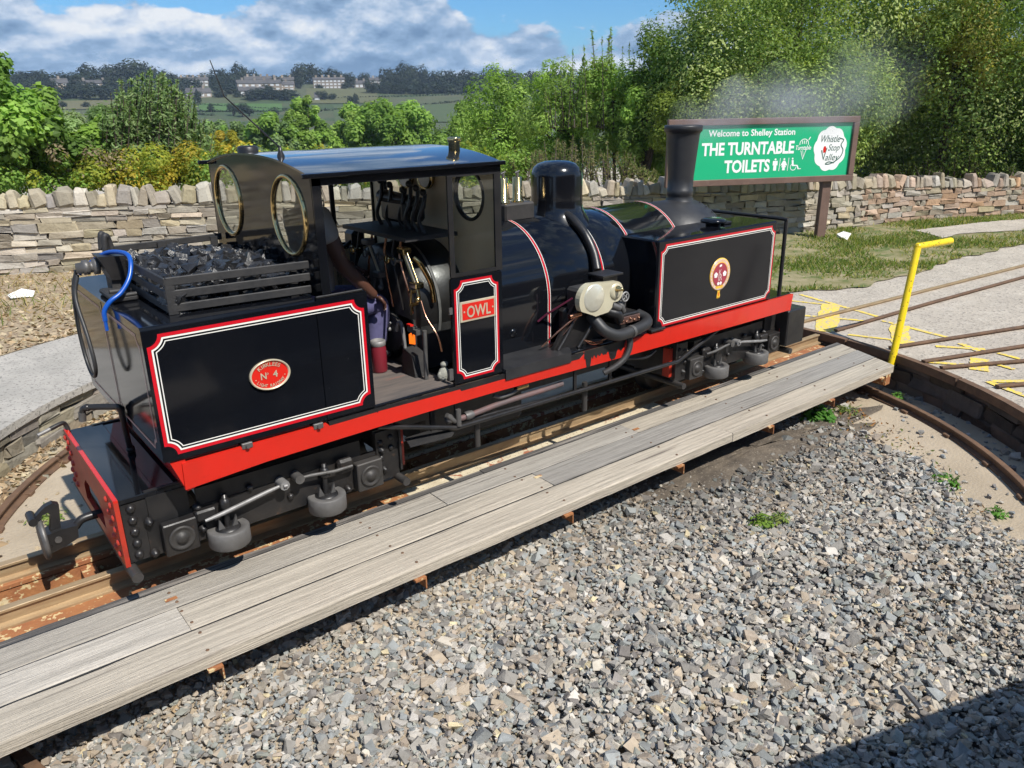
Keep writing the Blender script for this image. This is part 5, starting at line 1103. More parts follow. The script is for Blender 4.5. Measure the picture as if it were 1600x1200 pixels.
def vis(p):
    q = p-CAMP; zz = q.dot(FW)
    if zz <= 0: return 0
    X = 800+FOC*q.dot(RT)/zz; Y = 600-FOC*q.dot(UP)/zz
    if not (-20 < X < 1620): return 0
    if 330 < X < 490 or 705 < X < 760 or 840 < X < 900: return .3/zz**2
    return 1/zz**2
allb = [(b_[3]*vis(b_[2]+Vector((0, 0, .6))), 'stone', b_) for b_ in blocks]; allc = [(b_[3]*vis(b_[2]+Vector((0, 0, 1.1))), 'coping_stone', b_) for b_ in copes]
allb.sort(key=lambda t: -t[0]); allc.sort(key=lambda t: -t[0])
for lst, mx in ((allb, 298), (allc, 298)):
    for sc_, nm, (m, col, p, ar) in lst[:mx]:
        if sc_ <= 0: continue
        o = m.build(nm, STONE, dw); set_tint(o, col)
    rest = [t for t in lst[mx:]]+[t for t in lst[:mx] if t[0] <= 0]
    if rest:
        m2 = MB(); tn = []
        for sc_, nm, (m, col, p, ar) in rest: m2.add(m.v, m.f); tn += [col]*len(m.v)
        o = m2.build('small_'+lst[0][1]+'s', STONE, dw); a = o.data.attributes.new('tint', 'FLOAT_COLOR', 'POINT'); a.data.foreach_set('color', np.c_[np.array(tn), np.ones(len(tn))].astype(np.float32).ravel()); o['kind'] = 'stuff'
core = MB()
for i in range(len(WL)-1):
    a, b_ = WL[i], WL[i+1]; d = (b_-a).normalized(); nl = Vector((-d.y, d.x, 0)); sa = cum[i]
    h_ = wtop(sa)-.01; q = [a+nl*.06, b_+nl*.06, b_+nl*.26, a+nl*.26]; core.prism([(v.x, v.y) for v in q], -.1, h_, 'xy')
core.build('core', pm('wall_hearting', (.10, .08, .06), (.06, .05, .04), 9, .95, bump=.6), dw)

# ------------------------------------------------------------------ the sign
SL, SR = Vector((9.42, 5.02, 0)), Vector((12.55, 3.50, 0)); sdv = (SR-SL).normalized(); snv = Vector((sdv.y, -sdv.x, 0)); SLEN = (SR-SL).length; Z0, Z1 = 1.035, 2.10
sg = thing('station_sign', 'long green station sign in a brown wooden frame on a post before the wall', 'sign', tuple(SL.lerp(SR, .87)))
def sp(u, z, d=0): return SL+sdv*u+snv*d+Vector((0, 0, z))
ang = math.atan2(sdv.y, sdv.x); Mr = Matrix.Rotation(ang, 3, 'Z')
def sbox(name, u0, u1, z0, z1, d0, d1, mat, b_=0): return MB().obox(sp((u0+u1)/2, (z0+z1)/2, (d0+d1)/2), ((u1-u0)/2, abs(d1-d0)/2, (z1-z0)/2), Mr, b_).build(name, mat, sg)
fw = .10
sbox('frame_rail', 0, SLEN, Z1-fw, Z1, 0, .075, POSTW, .006); sbox('frame_rail', 0, SLEN, Z0, Z0+fw, 0, .075, POSTW, .006)
sbox('frame_stile', 0, fw, Z0+fw+.001, Z1-fw-.001, 0, .073, POSTW, .006); sbox('frame_stile', SLEN-fw, SLEN, Z0+fw+.001, Z1-fw-.001, 0, .073, POSTW, .006)
pa = sbox('panel', fw-.005, SLEN-fw+.005, Z0+fw-.005, Z1-fw+.005, .01, .03, GREENS)
sbox('post', SLEN*.875-.085, SLEN*.875+.085, -.05, Z1-.02, -.11, -.004, POSTW, .008); sbox('post', .35-.085, .35+.085, -.05, Z1-.02, -.11, -.004, POSTW, .008)
PW = SLEN-2*fw; PH = Z1-Z0-2*fw; O3 = sp(fw, Z0+fw, .0325); U3, V3 = sdv, Vector((0, 0, 1))
m = MB()
text(m, 'Welcome to Shelley Station', O3, U3, V3, PW*.19, PH*.795, PH*.12, PW*.48, .02)
text(m, 'THE TURNTABLE', O3, U3, V3, PW*.158, PH*.455, PH*.23, PW*.515, .034)
text(m, 'TOILETS', O3, U3, V3, PW*.288, PH*.125, PH*.23, PW*.255, .034)
m.build('lettering', SIGNW, pa)
# pictograms
m = MB(); 
def disc(m, x, y, r, n=16): m.add([O3+U3*(x+r*math.cos(2*math.pi*k/n))+V3*(y+r*math.sin(2*math.pi*k/n)) for k in range(n)], [tuple(range(n))])
def poly(m, pts): m.add([O3+U3*x+V3*y for x, y in pts], [tuple(range(len(pts)))])
bx, by, s = PW*.567, PH*.13, PH*.235
disc(m, bx+.02, by+s*.90, s*.085); poly(m, [(bx-.025, by+s*.78), (bx+.065, by+s*.78), (bx+.065, by+s*.42), (bx+.048, by+s*.42), (bx+.048, by), (bx-.008, by), (bx-.008, by+s*.42), (bx-.025, by+s*.42)])
poly(m, [(bx+.095, by-.01), (bx+.105, by-.01), (bx+.115, by+s), (bx+.105, by+s)])
x2 = bx+.165; disc(m, x2+.02, by+s*.90, s*.085); poly(m, [(x2, by+s*.78), (x2+.04, by+s*.78), (x2+.085, by+s*.38), (x2+.05, by+s*.42), (x2+.065, by+s*.25), (x2+.045, by+s*.25), (x2+.045, by), (x2-.005, by), (x2-.005, by+s*.25), (x2-.025, by+s*.25), (x2-.01, by+s*.42), (x2-.045, by+s*.38)])
poly(m, [(bx+.255, by-.01), (bx+.265, by-.01), (bx+.275, by+s), (bx+.265, by+s)])
x3 = bx+.35; disc(m, x3-.01, by+s*.92, s*.075); poly(m, [(x3-.025, by+s*.80), (x3+.01, by+s*.80), (x3+.02, by+s*.42), (x3+.095, by+s*.40), (x3+.125, by+s*.10), (x3+.165, by+s*.13), (x3+.16, by+s*.06), (x3+.105, by+s*.04), (x3+.075, by+s*.32), (x3-.01, by+s*.32)])
nr = 20
m.add([O3+U3*(x3+.015+q*math.cos(R(110+250*k/nr)))+V3*(by+s*.25+q*math.sin(R(110+250*k/nr))) for k in range(nr+1) for q in (s*.29, s*.235)], [(2*k, 2*k+1, 2*k+3, 2*k+2) for k in range(nr)])
m.build('toilet_symbols', SIGNW, pa)
# ice cream emblem
m = MB(); cx, cy = PW*.728, PH*.58; r0 = PH*.10
m.add([O3+U3*(cx+q*math.cos(R(200*k/14-10)))+V3*(cy+.03+q*math.sin(R(200*k/14-10))) for k in range(15) for q in (r0, r0*.86)], [(2*k, 2*k+1, 2*k+3, 2*k+2) for k in range(14)])
for dx in (-.035, .0, .035): poly(m, [(cx+dx-.006, cy+.03), (cx+dx+.006, cy+.03), (cx+dx+.008, cy+.085), (cx+dx-.004, cy+.085)])
poly(m, [(cx+.07, cy+.09), (cx+.085, cy+.09), (cx+.115, cy+.14), (cx+.10, cy+.145)])
poly(m, [(cx-.055, cy-.075), (cx-.045, cy-.075), (cx, cy-.20), (cx, cy-.225)]); poly(m, [(cx+.055, cy-.055), (cx+.045, cy-.055), (cx, cy-.20), (cx, cy-.225)]); poly(m, [(cx-.02, cy-.07), (cx-.012, cy-.07), (cx+.012, cy-.17), (cx+.006, cy-.18)])
text(m, 'Turntable', O3, U3, V3, cx-.15, cy-.062, .075, .29, .014, .25); m.build('ice_cream_emblem', SIGNW, pa)
# cloud badge
m = MB(); cx, cy = PW*.882, PH*.51
pts = []
for k in range(90):
    a = R(4*k); q = 1+.09*abs(math.sin(4.5*a+.4)); pts.append((cx+.29*q*math.cos(a), cy+.335*q*math.sin(a)*1.02))
m.add([O3+U3*cx+V3*cy]+[O3+U3*x+V3*y for x, y in pts], [(0, k+1, (k+1) % 90+1) for k in range(90)]); cb_ = m.build('cloud_badge', SIGNW, pa)
m = MB(); e_ = snv*.003
text(m, 'Whistle', O3+e_, U3, V3, cx-.19, cy+.11, .12, .36, .0, .3); text(m, 'Stop', O3+e_, U3, V3, cx-.04, cy-.03, .11, .22, .0, .3); text(m, 'alley', O3+e_, U3, V3, cx-.08, cy-.19, .115, .27, .0, .3)
m.add([O3+e_+U3*x+V3*y for x, y in ((cx-.17, cy-.02), (cx-.15, cy-.02), (cx-.115, cy-.15), (cx-.07, cy+.02), (cx-.055, cy+.02), (cx-.11, cy-.19))], [(0, 1, 2, 5), (2, 3, 4, 5)])
cur = smooth_path([(cx+.17, cy+.17, 0), (cx+.24, cy+.14, 0), (cx+.20, cy+.06, 0), (cx+.25, cy-.03, 0), (cx+.20, cy-.15, 0), (cx+.05, cy-.24, 0), (cx-.06, cy-.25, 0), (cx+.0, cy-.215, 0), (cx+.10, cy-.235, 0)], 6)
vs = []
for i, p in enumerate(cur):
    t = (cur[min(i+1, len(cur)-1)]-cur[max(0, i-1)]).normalized(); s_ = Vector((-t.y, t.x, 0))*.008
    for q in (p+s_, p-s_): vs.append(O3+e_+U3*q.x+V3*q.y)
m.add(vs, [(2*i, 2*i+1, 2*i+3, 2*i+2) for i in range(len(cur)-1)]); m.build('badge_lettering', SIGND, pa)
m = MB(); poly(m, [(cx-.125, cy-.06), (cx-.085, cy-.06), (cx-.075, cy+.0), (cx-.09, cy+.045), (cx-.12, cy+.045), (cx-.135, cy)]); m.v = [tuple(Vector(v)+snv*.0035) for v in m.v]; m.build('red_flower', PLATER, pa)

# ------------------------------------------------------------------ plants behind the wall
def crown(name, parent, blobs, n, size, cols, rg, mat=LEAF, up=.55, asp=.55, origin=(0, 0, 0), surf=.62, jit=.22, flat=1.):
    "blobs (k,4): centre and radius; leaves spread through the outer part of each"
    B = np.asarray(blobs, float); wgt = B[:, 3]**2; ix = rg.choice(len(B), n, p=wgt/wgt.sum())
    d = rg.normal(0, 1, (n, 3)); d /= np.linalg.norm(d, axis=1, keepdims=True); q = surf+(1-surf)*rg.random(n)**.6; q *= 1+rg.normal(0, jit, n)*.5
    P = B[ix, :3]+d*(q*B[ix, 3])[:, None]*np.array([1, 1, flat]); nr = d*1.0+rg.normal(0, .32, (n, 3))+np.array([0, 0, up])
    cols = np.asarray(cols); bc = rg.integers(0, len(cols), len(B)); pick = np.where(rg.random(n) < .85, bc[ix], rg.integers(0, len(cols), n)); t = cols[pick]*rg.uniform(.85, 1.15, n)[:, None]*rg.uniform(.68, 1.22, len(B))[ix][:, None]
    V, F, T = quadleaves(P, size*rg.uniform(.6, 1.3, n), nr, rg, t, asp); return npmesh(name, V, F, mat, parent, T, origin=origin)
def blobs_in(c, rad, k, rb, rg, shell=.55):
    d = rg.normal(0, 1, (k, 3)); d /= np.linalg.norm(d, axis=1, keepdims=True); q = shell+(1-shell)*rg.random(k)
    q = np.where(rg.random(k) < .15, q*.5, q); P = np.array(c)+d*q[:, None]*np.array(rad); return np.c_[P, rb*rg.uniform(.55, 1.25, k)]
def trunk(parent, base, top, r, rg, limbs, mat=BARK):
    m = MB(); b_, t_ = Vector(base), Vector(top); mid = b_.lerp(t_, .5)+Vector((rg.normal(0, r), rg.normal(0, r), 0)); m.tube(smooth_path([b_, mid, t_], 4), [r*(1-.07*i) for i in range(9)], 8)
    for q in limbs:
        q = Vector(q); s_ = b_.lerp(t_, rg.uniform(.35, .95)); m.tube([s_, s_.lerp(q, .5)+Vector((0, 0, .1*r)), q], [r*.45, r*.3, r*.1], 6)
    return m.build('trunk', mat, parent)
def tree(name, label, cat, base, c, rad, k, rb, n, size, cols, seed, tr_=.12, group=None, asp=.55, shell=.55, up=.55):
    g = np.random.default_rng(seed); t = thing(name, label, cat, base, group); B = blobs_in(c, rad, k, rb, g, shell)
    crown('crown', t, B, n, size, cols, g, origin=base, asp=asp, up=up)
    if tr_: trunk(t, base, (c[0], c[1], c[2]+rad[2]*.4), tr_, g, [tuple(b_[:3]) for b_ in B[:10]])
    return t
HAW = [[0.218, 0.317, 0.065], [0.283, 0.387, 0.086], [0.166, 0.247, 0.058], [0.36, 0.456, 0.133], [0.128, 0.207, 0.054], [0.409, 0.469, 0.177]]
ASH = [[0.2, 0.322, 0.052], [0.253, 0.398, 0.078], [0.145, 0.246, 0.044], [0.308, 0.437, 0.103]]
SYC = [[0.143, 0.261, 0.042], [0.19, 0.333, 0.06], [0.107, 0.19, 0.036], [0.238, 0.369, 0.095]]
WIL = [[0.167, 0.259, 0.092], [0.233, 0.333, 0.133], [0.125, 0.2, 0.067], [0.283, 0.367, 0.167]]
DRK = [[0.147, 0.26, 0.044], [0.197, 0.329, 0.06], [0.109, 0.192, 0.039]]
YLW = [[0.27, 0.297, 0.041], [0.405, 0.378, 0.047], [0.176, 0.243, 0.041], [0.513, 0.405, 0.054]]
def T3(px, py, d): return tuple(at(px, py, d))
def tree_at(name, label, cat, px, ytop, ybot, d, halfw, k, n, size, cols, seed, rb=None, **kw):
    top, bot = at(px, ytop, d), at(px, ybot, d); base = (bot.x, bot.y, zt(bot.x, bot.y)-.1); hh = (top.z-bot.z)/2; c = (bot.x, bot.y, (top.z+bot.z)/2)
    rx = halfw/FOC*d; return tree(name, label, cat, base, c, (rx, rx*.8, hh), k, rb or .32*min(rx, hh), n, size, cols, seed, **kw)
# right: the big hawthorn thicket
def haw(label, px, y0, y1, d, hw, n, cols, seed, size=.078, rbf=.25): return tree_at('hawthorn_tree', label, 'tree', px, y0, y1, d, hw, int(n/400), int(n*1.5), size, cols, seed, rb=rbf*hw/FOC*d, up=.6, shell=.62)
haw('tall dense hawthorn rising out of the frame behind the right end of the sign', 1230, -150, 250, 21.5, 205, 62000, HAW, 31, .084)
haw('broad hawthorn filling the top right corner of the photo', 1520, -140, 230, 23, 195, 56000, HAW, 32, .088)
haw('low bushy hawthorn above the wall right of the sign', 1490, 80, 285, 23.5, 190, 48000, HAW, 33)
haw('hawthorn bush directly behind the middle of the green sign', 1210, 60, 290, 19.3, 165, 42000, HAW, 34, .07)
haw('yellowish hawthorn high up near the top right corner', 1490, 5, 140, 21.2, 90, 18000, [[.36, .40, .08], [.30, .38, .08], [.40, .38, .10]], 35)
haw('dark hawthorn behind and left of the tall chimney', 1060, 30, 285, 20.5, 95, 30000, DRK+HAW[:2], 36)
haw('small leafy hawthorn with yellow green shoots left of the sign', 1075, 95, 285, 18.6, 60, 20000, [[.24, .32, .05], [.30, .36, .075], [.17, .24, .045]], 37, .072, .3)
haw('dark hawthorn at the far right edge of the photo', 1700, 60, 290, 22.5, 120, 26000, DRK+HAW[:3], 38)
# middle: young ash trees
tree_at('ash_tree', 'young ash with upright shoots standing behind the steam dome', 'tree', 880, 90, 285, 22, 65, 46, 15000, .11, ASH, 41, asp=.38)
tree_at('ash_tree', 'light green ash with tall thin shoots against the cloudy sky', 'tree', 960, 78, 285, 21, 62, 46, 15000, .11, ASH+[[.20, .23, .07]], 42, asp=.38)
tree_at('ash_tree', 'bushy ash leftmost of the trees that stand above the cab front', 'tree', 790, 112, 270, 26, 78, 46, 15000, .12, ASH, 43, asp=.42)
tree_at('ash_tree', 'olive green ash between the dome and the tall dark hawthorn', 'tree', 1010, 110, 290, 19.5, 45, 32, 10000, .09, HAW[:3]+ASH[:2], 44, asp=.42)
def shoots(name, label, cat, px0, px1, ybase, ytop, d, nsh, cols, seed, leaf=.09, asp=.32, group=None):
    g = np.random.default_rng(seed); b0 = at((px0+px1)/2, ybase, d); base = (b0.x, b0.y, zt(b0.x, b0.y)); t = thing(name, label, cat, base, group); Ps, Ts, Ns, m = [], [], [], MB()
    for i in range(nsh):
        f = g.random(); e = 1-abs(2*f-1)**2.2; p = at(px0+(px1-px0)*f, ybase, d+g.uniform(-1, 1)); q = at(px0+(px1-px0)*f+g.normal(0, 10), ybase+(ytop-ybase)*(e*g.uniform(.55, 1.02)+.05), d+g.uniform(-1, 1))
        m.tube([p, p.lerp(q, .5), q], [.02, .012, .004], 4); nl = int(26+60*(q-p).length/2.5)
        s_ = g.random(nl)**.8; pts = np.array([p.lerp(q, a)[:] for a in s_])+g.normal(0, .09, (nl, 3))*(1.1-s_)[:, None]; Ps.append(pts); Ns.append(g.normal(0, .6, (nl, 3))+np.array([0, 0, .5])); Ts.append(np.asarray(cols)[g.integers(0, len(cols), nl)]*g.uniform(.75, 1.2, nl)[:, None])
    P = np.concatenate(Ps); V, F, T = quadleaves(P, leaf*g.uniform(.6, 1.3, len(P)), np.concatenate(Ns), g, np.concatenate(Ts), asp); npmesh('leaves', V, F, LEAF, t, T, origin=base); m.build('stems', BARK, t); return t
shoots('ash_sapling', 'spindly ash shoots reaching into the sky left of the hawthorn', 'sapling', 840, 1040, 200, 45, 21, 46, ASH+[[.17, .21, .06]], 45, .10)
shoots('nettle_bed', 'tall weeds and grasses behind the wall near the dome', 'weeds', 770, 1030, 290, 215, 15.6, 120, [[.15, .19, .05], [.22, .22, .09], [.10, .15, .035], [.26, .22, .12]], 46, .075, .28)
shoots('nettle_bed', 'weeds along the wall top at the right edge', 'weeds', 1340, 1640, 282, 238, 20.8, 90, [[.12, .18, .04], [.16, .20, .06], [.09, .13, .03]], 47, .08, .35)
# left: sycamore, willow-like bush, brambles
tree_at('sycamore_tree', 'large leaved sycamore at the left edge above the wall', 'tree', -10, 92, 275, 15.4, 105, 60, 17000, .115, SYC+ASH[:2], 51, asp=.75)
tree_at('sycamore_tree', 'low sycamore boughs beside the grey green bush', 'tree', 110, 178, 288, 15.8, 75, 44, 11000, .105, SYC[:3]+ASH, 52, asp=.75)
shoots('willow_bush', 'grey green willow bush with upright leafy shoots behind the left wall', 'bush', 125, 345, 285, 118, 16, 330, WIL, 53, .105, .34)
tree_at('willow_bush', 'leafy lower part of the willow bush right of the sycamore', 'bush', 235, 165, 290, 16.3, 105, 50, 20000, .095, WIL, 54, asp=.36)
tree_at('bramble', 'bramble with yellow flowers spilling along the wall left of the cab', 'bush', 260, 230, 306, 14.9, 110, 60, 10000, .065, YLW+ASH[:2], 55, rb=.22, tr_=0)
tree_at('bramble', 'bramble with scattered pinkish heads over the wall at the left edge', 'bush', 70, 226, 304, 15.4, 110, 60, 12000, .07, ASH[:3]+YLW[:1]+[[.30, .24, .15]], 56, rb=.22, tr_=0)
tree_at('bramble', 'yellow green bramble seen through the cab and over its roof', 'bush', 470, 232, 306, 14.9, 160, 70, 11000, .07, YLW[:3]+ASH, 57, rb=.22, tr_=0)
tree_at('bramble', 'bramble patch behind the wall between cab and dome', 'bush', 720, 235, 306, 15.3, 120, 60, 9000, .07, ASH+YLW[:1], 58, rb=.22, tr_=0)
tree_at('goldenrod', 'yellow flowering bush beyond the cab roof near the little path', 'bush', 345, 205, 245, 20, 45, 20, 3500, .08, YLW, 59, tr_=0)
# mid distance trees beyond the embankment
tree_at('field_maple', 'round green tree in the middle distance beyond the cab roof', 'tree', 625, 152, 262, 62, 78, 60, 15000, .34, ASH[:3]+DRK[:1], 61)
tree_at('field_maple', 'pale narrow tree in the middle distance above the cab roof', 'tree', 482, 152, 250, 60, 32, 30, 7000, .32, ASH, 62, asp=.45)
tree_at('field_maple', 'low round tree left of the pale narrow tree', 'tree', 430, 180, 255, 58, 45, 34, 7000, .32, ASH[:3]+WIL[:2], 63)
tree_at('field_maple', 'pale green tree between the narrow tree and the round one', 'tree', 555, 165, 260, 66, 38, 30, 7000, .34, ASH, 64)
tree_at('field_maple', 'bushy green tree at the left end of the ash row', 'tree', 735, 165, 270, 45, 40, 34, 8000, .25, ASH, 65)
tree_at('field_maple', 'small dim tree above the yellow bush', 'tree', 345, 185, 245, 70, 40, 24, 4500, .34, WIL[:3]+DRK[:1], 66)

# ------------------------------------------------------------------ the far hillside
FAR = [[.018, .028, .014], [.025, .036, .016], [.014, .022, .012]]  # leaf tones darkened in place of cloud shade on the hill
g = np.random.default_rng(77)
def far_variant(seed):
    q = np.random.default_rng(seed); B = blobs_in((0, 0, .55), (.42, .42, .38), 16, .24, q, .4); return crown('crown', None, B, 900, .12, FAR, q, LEAFD)
protos = [far_variant(s_) for s_ in (1, 2, 3, 4)]
def far_tree(px, py, d, wpx, hpx, label, grp, k, first={}):
    p = at(px, py, d); z = min(p.z, zt(p.x, p.y)+1) if False else p.z; base = (p.x, p.y, z); t = thing('hillside_tree', label, 'tree', base, grp)
    src = protos[k % 4]; c = src.copy(); COL.objects.link(c); c.parent = t; c.name = 'crown'; s_ = d/FOC; c.scale = (wpx*s_, wpx*s_, hpx*s_); ORG[c] = Vector(base)
    MB().cyl((base[0], base[1], base[2]-3), (base[0], base[1], base[2]+hpx*s_*.4), .4, 6).build('trunk', BARK, t)
def ground_y(px, d):
    "pixel height of the land at this direction and distance"
    lo = at(px, 163, d); z = zt(lo.x, lo.y); return 163-(z-lo.z)/(d/FOC)
ridge = [(18, 26, 16), (62, 30, 26), (85, 26, 22), (140, 44, 38), (186, 34, 44), (205, 44, 50), (232, 34, 48), (262, 40, 34), (300, 40, 26), (322, 36, 28), (352, 34, 42), (375, 34, 44), (395, 28, 36), (470, 30, 44), (490, 32, 46), (520, 40, 36), (545, 34, 34), (570, 26, 26), (612, 34, 44), (632, 40, 48), (656, 36, 44), (680, 34, 36), (706, 34, 38), (728, 36, 34), (750, 34, 36), (772, 30, 34), (800, 34, 34), (830, 30, 30), (60, 50, 30), (115, 40, 28), (275, 30, 30)]
for k, (px, wpx, hpx) in enumerate(ridge):
    d = 540+18*math.sin(k*2.3); far_tree(px, ground_y(px, d)+5, d, wpx, hpx*.85, 'dark tree on the skyline of the far hill', 'trees along the far ridge', k)
slope = [(40, 470, 40, 26), (85, 460, 44, 24), (120, 465, 44, 26), (160, 455, 50, 28), (200, 462, 50, 30), (240, 458, 44, 28), (275, 450, 34, 24), (355, 470, 40, 22), (400, 440, 46, 22), (425, 445, 46, 24), (450, 440, 40, 22), (582, 470, 24, 30), (605, 472, 26, 24), (628, 470, 30, 26), (660, 470, 36, 24), (690, 472, 36, 26), (715, 474, 34, 28), (740, 476, 36, 28), (765, 476, 36, 30), (505, 440, 22, 20), (520, 440, 18, 14), (548, 425, 10, 18), (556, 425, 12, 20), (365, 380, 16, 22), (380, 375, 24, 22), (390, 378, 16, 16), (330, 395, 12, 14), (430, 372, 18, 14), (542, 370, 16, 16), (100, 420, 10, 12), (135, 418, 14, 10), (310, 430, 14, 16)]
for k, (px, d, wpx, hpx) in enumerate(slope): far_tree(px, ground_y(px, d)+2, d, wpx*.9, hpx*.8, 'dark tree on the far hillside below the ridge', 'trees on the far hillside', k+1)
hedge_px = [(420, 476, 16, 16), (408, 470, 14, 12), (436, 500, 18, 22), (470, 505, 16, 20), (375, 505, 18, 20), (340, 500, 22, 22), (290, 510, 22, 22), (540, 508, 14, 14), (500, 505, 12, 12), (125, 490, 24, 22), (180, 490, 24, 26), (80, 490, 24, 20), (345, 452, 18, 14), (372, 452, 14, 12), (415, 455, 16, 12), (310, 448, 16, 12)]
for k, (px, d, wpx, hpx) in enumerate(hedge_px): far_tree(px, ground_y(px, d)+2, d, wpx, hpx, 'dark garden tree between the houses of the far village', 'garden trees of the far village', k+2)
for p in protos: bpy.data.objects.remove(p)
# woods too far to count
n = 160; B = []
for i in range(n):
    px = g.uniform(-150, 900); d = g.uniform(545, 600); p = at(px, 160, d); B.append((p.x, p.y, zt(p.x, p.y)+1.0, g.uniform(3, 5.2)))
for i in range(110):
    px = g.uniform(-150, 290); d = g.uniform(470, 530); p = at(px, 160, d); B.append((p.x, p.y, zt(p.x, p.y)+1.2, g.uniform(2.6, 4.6)))
for i in range(60):
    px = g.uniform(570, 900); d = g.uniform(468, 490); p = at(px, 160, d); B.append((p.x, p.y, zt(p.x, p.y)+1.3, g.uniform(2.6, 4.2)))
tag(crown('far_wood', None, B, 42000, 1.9, FAR, g, LEAFD), 'dark far woods covering the top of the hill', 'woodland', kind='stuff')
# field hedges
B = []
for (p0_, p1_) in (((250, 430), (500, 395)), ((300, 395), (560, 400)), ((470, 440), (760, 462)), ((560, 400), (760, 430)), ((150, 400), (330, 380))):
    for q in np.linspace(0, 1, 60):
        px = p0_[0]+(p1_[0]-p0_[0])*q; d = p0_[1]+(p1_[1]-p0_[1])*q; p = at(px, 160, d); B.append((p.x, p.y, zt(p.x, p.y)+.3, g.uniform(.5, 1.0)))
tag(crown('field_hedges', None, B, 5000, .9, FAR, g, LEAFD), 'thin dark hedges dividing the far fields', 'hedge', kind='stuff')
# fields of different colour laid over the slope
def field(px0, px1, d0, d1, c1, c2, nm):
    def f(u, v):
        p = at(px0+(px1-px0)*u, 160, d0+(d1-d0)*v); return (p.x, p.y, zt(p.x, p.y)+.35)
    grid('field', f, 14, 10, pm(nm, c1, c2, .05, .95))
field(310, 440, 396, 425, (.045, .105, .018), (.06, .12, .024), 'green_field'); field(480, 590, 425, 500, (.095, .095, .038), (.08, .085, .033), 'brown_pasture'); field(80, 200, 405, 450, (.12, .11, .05), (.095, .095, .04), 'dry_pasture'); field(520, 745, 330, 415, (.048, .075, .022), (.058, .08, .026), 'dim_pasture')  # field colours lowered to carry the hill's cloud shade
# houses
def house(label, px, d, wpx, hpx, floors, bays, roofh=.4, chim=2, rot=0, wall=HWALL, name='stone_house', grp=None):
    s_ = d/FOC; p = at(px, 160, d); zb_ = zt(p.x, p.y)-.5; wd, hh, dp = wpx*s_*.88, hpx*s_*.72, 5.0; t = thing(name, label, 'house', (p.x, p.y, zb_), grp)
    vd = Vector((CAMP.x-p.x, CAMP.y-p.y, 0)).normalized(); a = math.atan2(vd.y, vd.x)-math.pi/2+R(rot); M = Matrix.Rotation(a, 3, 'Z'); O = Vector((p.x, p.y, zb_))
    def put(m, nm, mat, par): m.v = [tuple(M @ Vector(v)+O) for v in m.v]; return m.build(nm, mat, par)
    put(MB().box(-wd/2, wd/2, -dp/2, dp/2, -3, hh), 'wall', wall, t)
    rp = [(-dp/2-.3, hh), (dp/2+.3, hh), (0, hh+dp*roofh)]; m = MB(); m.prism(rp, -wd/2-.2, wd/2+.2, 'yz'); ro = put(m, 'roof', HROOF, t)
    for k in range(chim): x = -wd/2+wd*(k+.5)/chim; put(MB().box(x-.6, x+.6, -.5, .5, hh+dp*roofh-1.0, hh+dp*roofh+1.1), 'chimney', wall, ro)
    for f in range(floors):
        for b_ in range(bays):
            x = -wd/2+wd*(b_+.5)/bays; z0 = hh*(f+.28)/floors; ww = min(.9, wd/bays*.33); put(MB().box(x-ww, x+ww, dp/2-.02, dp/2+.06, z0, z0+hh/floors*.52), 'window', HWIN, t)
house('long three storey stone terrace with pale windows on the ridge', 517, 515, 50, 17, 3, 8, .32, 5)
house('low terrace on the ridge just right of the long three storey block', 560, 525, 34, 9, 1, 5, .4, 3)
house('terrace on the ridge among trees left of the long block', 445, 520, 36, 14, 2, 6, .4, 3)
house('stone terrace on the ridge above the lower farm houses', 407, 528, 40, 15, 2, 6, .4, 4)
house('large house below the ridge terraces facing across the valley', 392, 480, 38, 16, 2, 4, .4, 2, 12)
house('small stone house right of the large house below the ridge', 425, 488, 34, 14, 2, 4, .4, 2, -10)
house('stone house half hidden by trees below the ridge', 450, 492, 24, 10, 2, 3, .4, 1)
house('wide low farm house just above the green field', 395, 462, 40, 9, 1, 4, .45, 2, 8)
house('small gabled house left of the farm above the green field', 320, 455, 20, 9, 1, 2, .5, 1, 20)
house('little gabled house leftmost of the group above the green field', 303, 458, 18, 8, 1, 2, .5, 1, -20)
house('terrace on the skyline left of the aerial', 275, 545, 34, 12, 2, 5, .4, 4)
house('second skyline terrace right behind the aerial', 312, 548, 34, 12, 2, 5, .4, 4)
house('large buff house among dark trees at the left end of the ridge', 152, 500, 52, 14, 2, 6, .35, 2)
house('pinkish gabled house left of the large buff house', 98, 505, 22, 11, 2, 2, .5, 1, 15)
house('distant grey house at the right end of the ridge', 592, 545, 26, 11, 2, 4, .4, 2)
house('pale cottage on the far hillside between the green fields', 496, 440, 8, 6, 1, 1, .5, 0, 0, HWIN)
# ------------------------------------------------------------------ behind the camera: the platform the picture is taken from
pf = thing('platform_wall', 'dark stone platform edge with solid parapet on the near side of the pit', 'wall', (2, -4.2, -.4))
MB().box(-6, 1.3, -4.6, -4.2, -.45, .75).build('retaining_wall', PCONC, pf)
pv = MB(); pv.prism([(1.31, -3.42), (6.2, -4.99), (6.2, -5.3), (1.31, -3.75)], -.45, 1.17, 'xy'); pv.build('parapet', PCONC, pf)
MB().tube([(1.6, -3.95, 1.55), (6.2, -5.35, 1.55)], .025, 8).build('hand_rail', SATIN, pf)
for q in (0, .33, .66, 1): MB().cyl((1.6+4.6*q, -3.95-1.4*q+.05, 1.1), (1.6+4.6*q, -3.95-1.4*q, 1.55), .02, 8).build('rail_post', SATIN, pf)
MB().box(-6, 8, -9, -4.6, .70, .75).build('platform_deck', CONCP, pf)
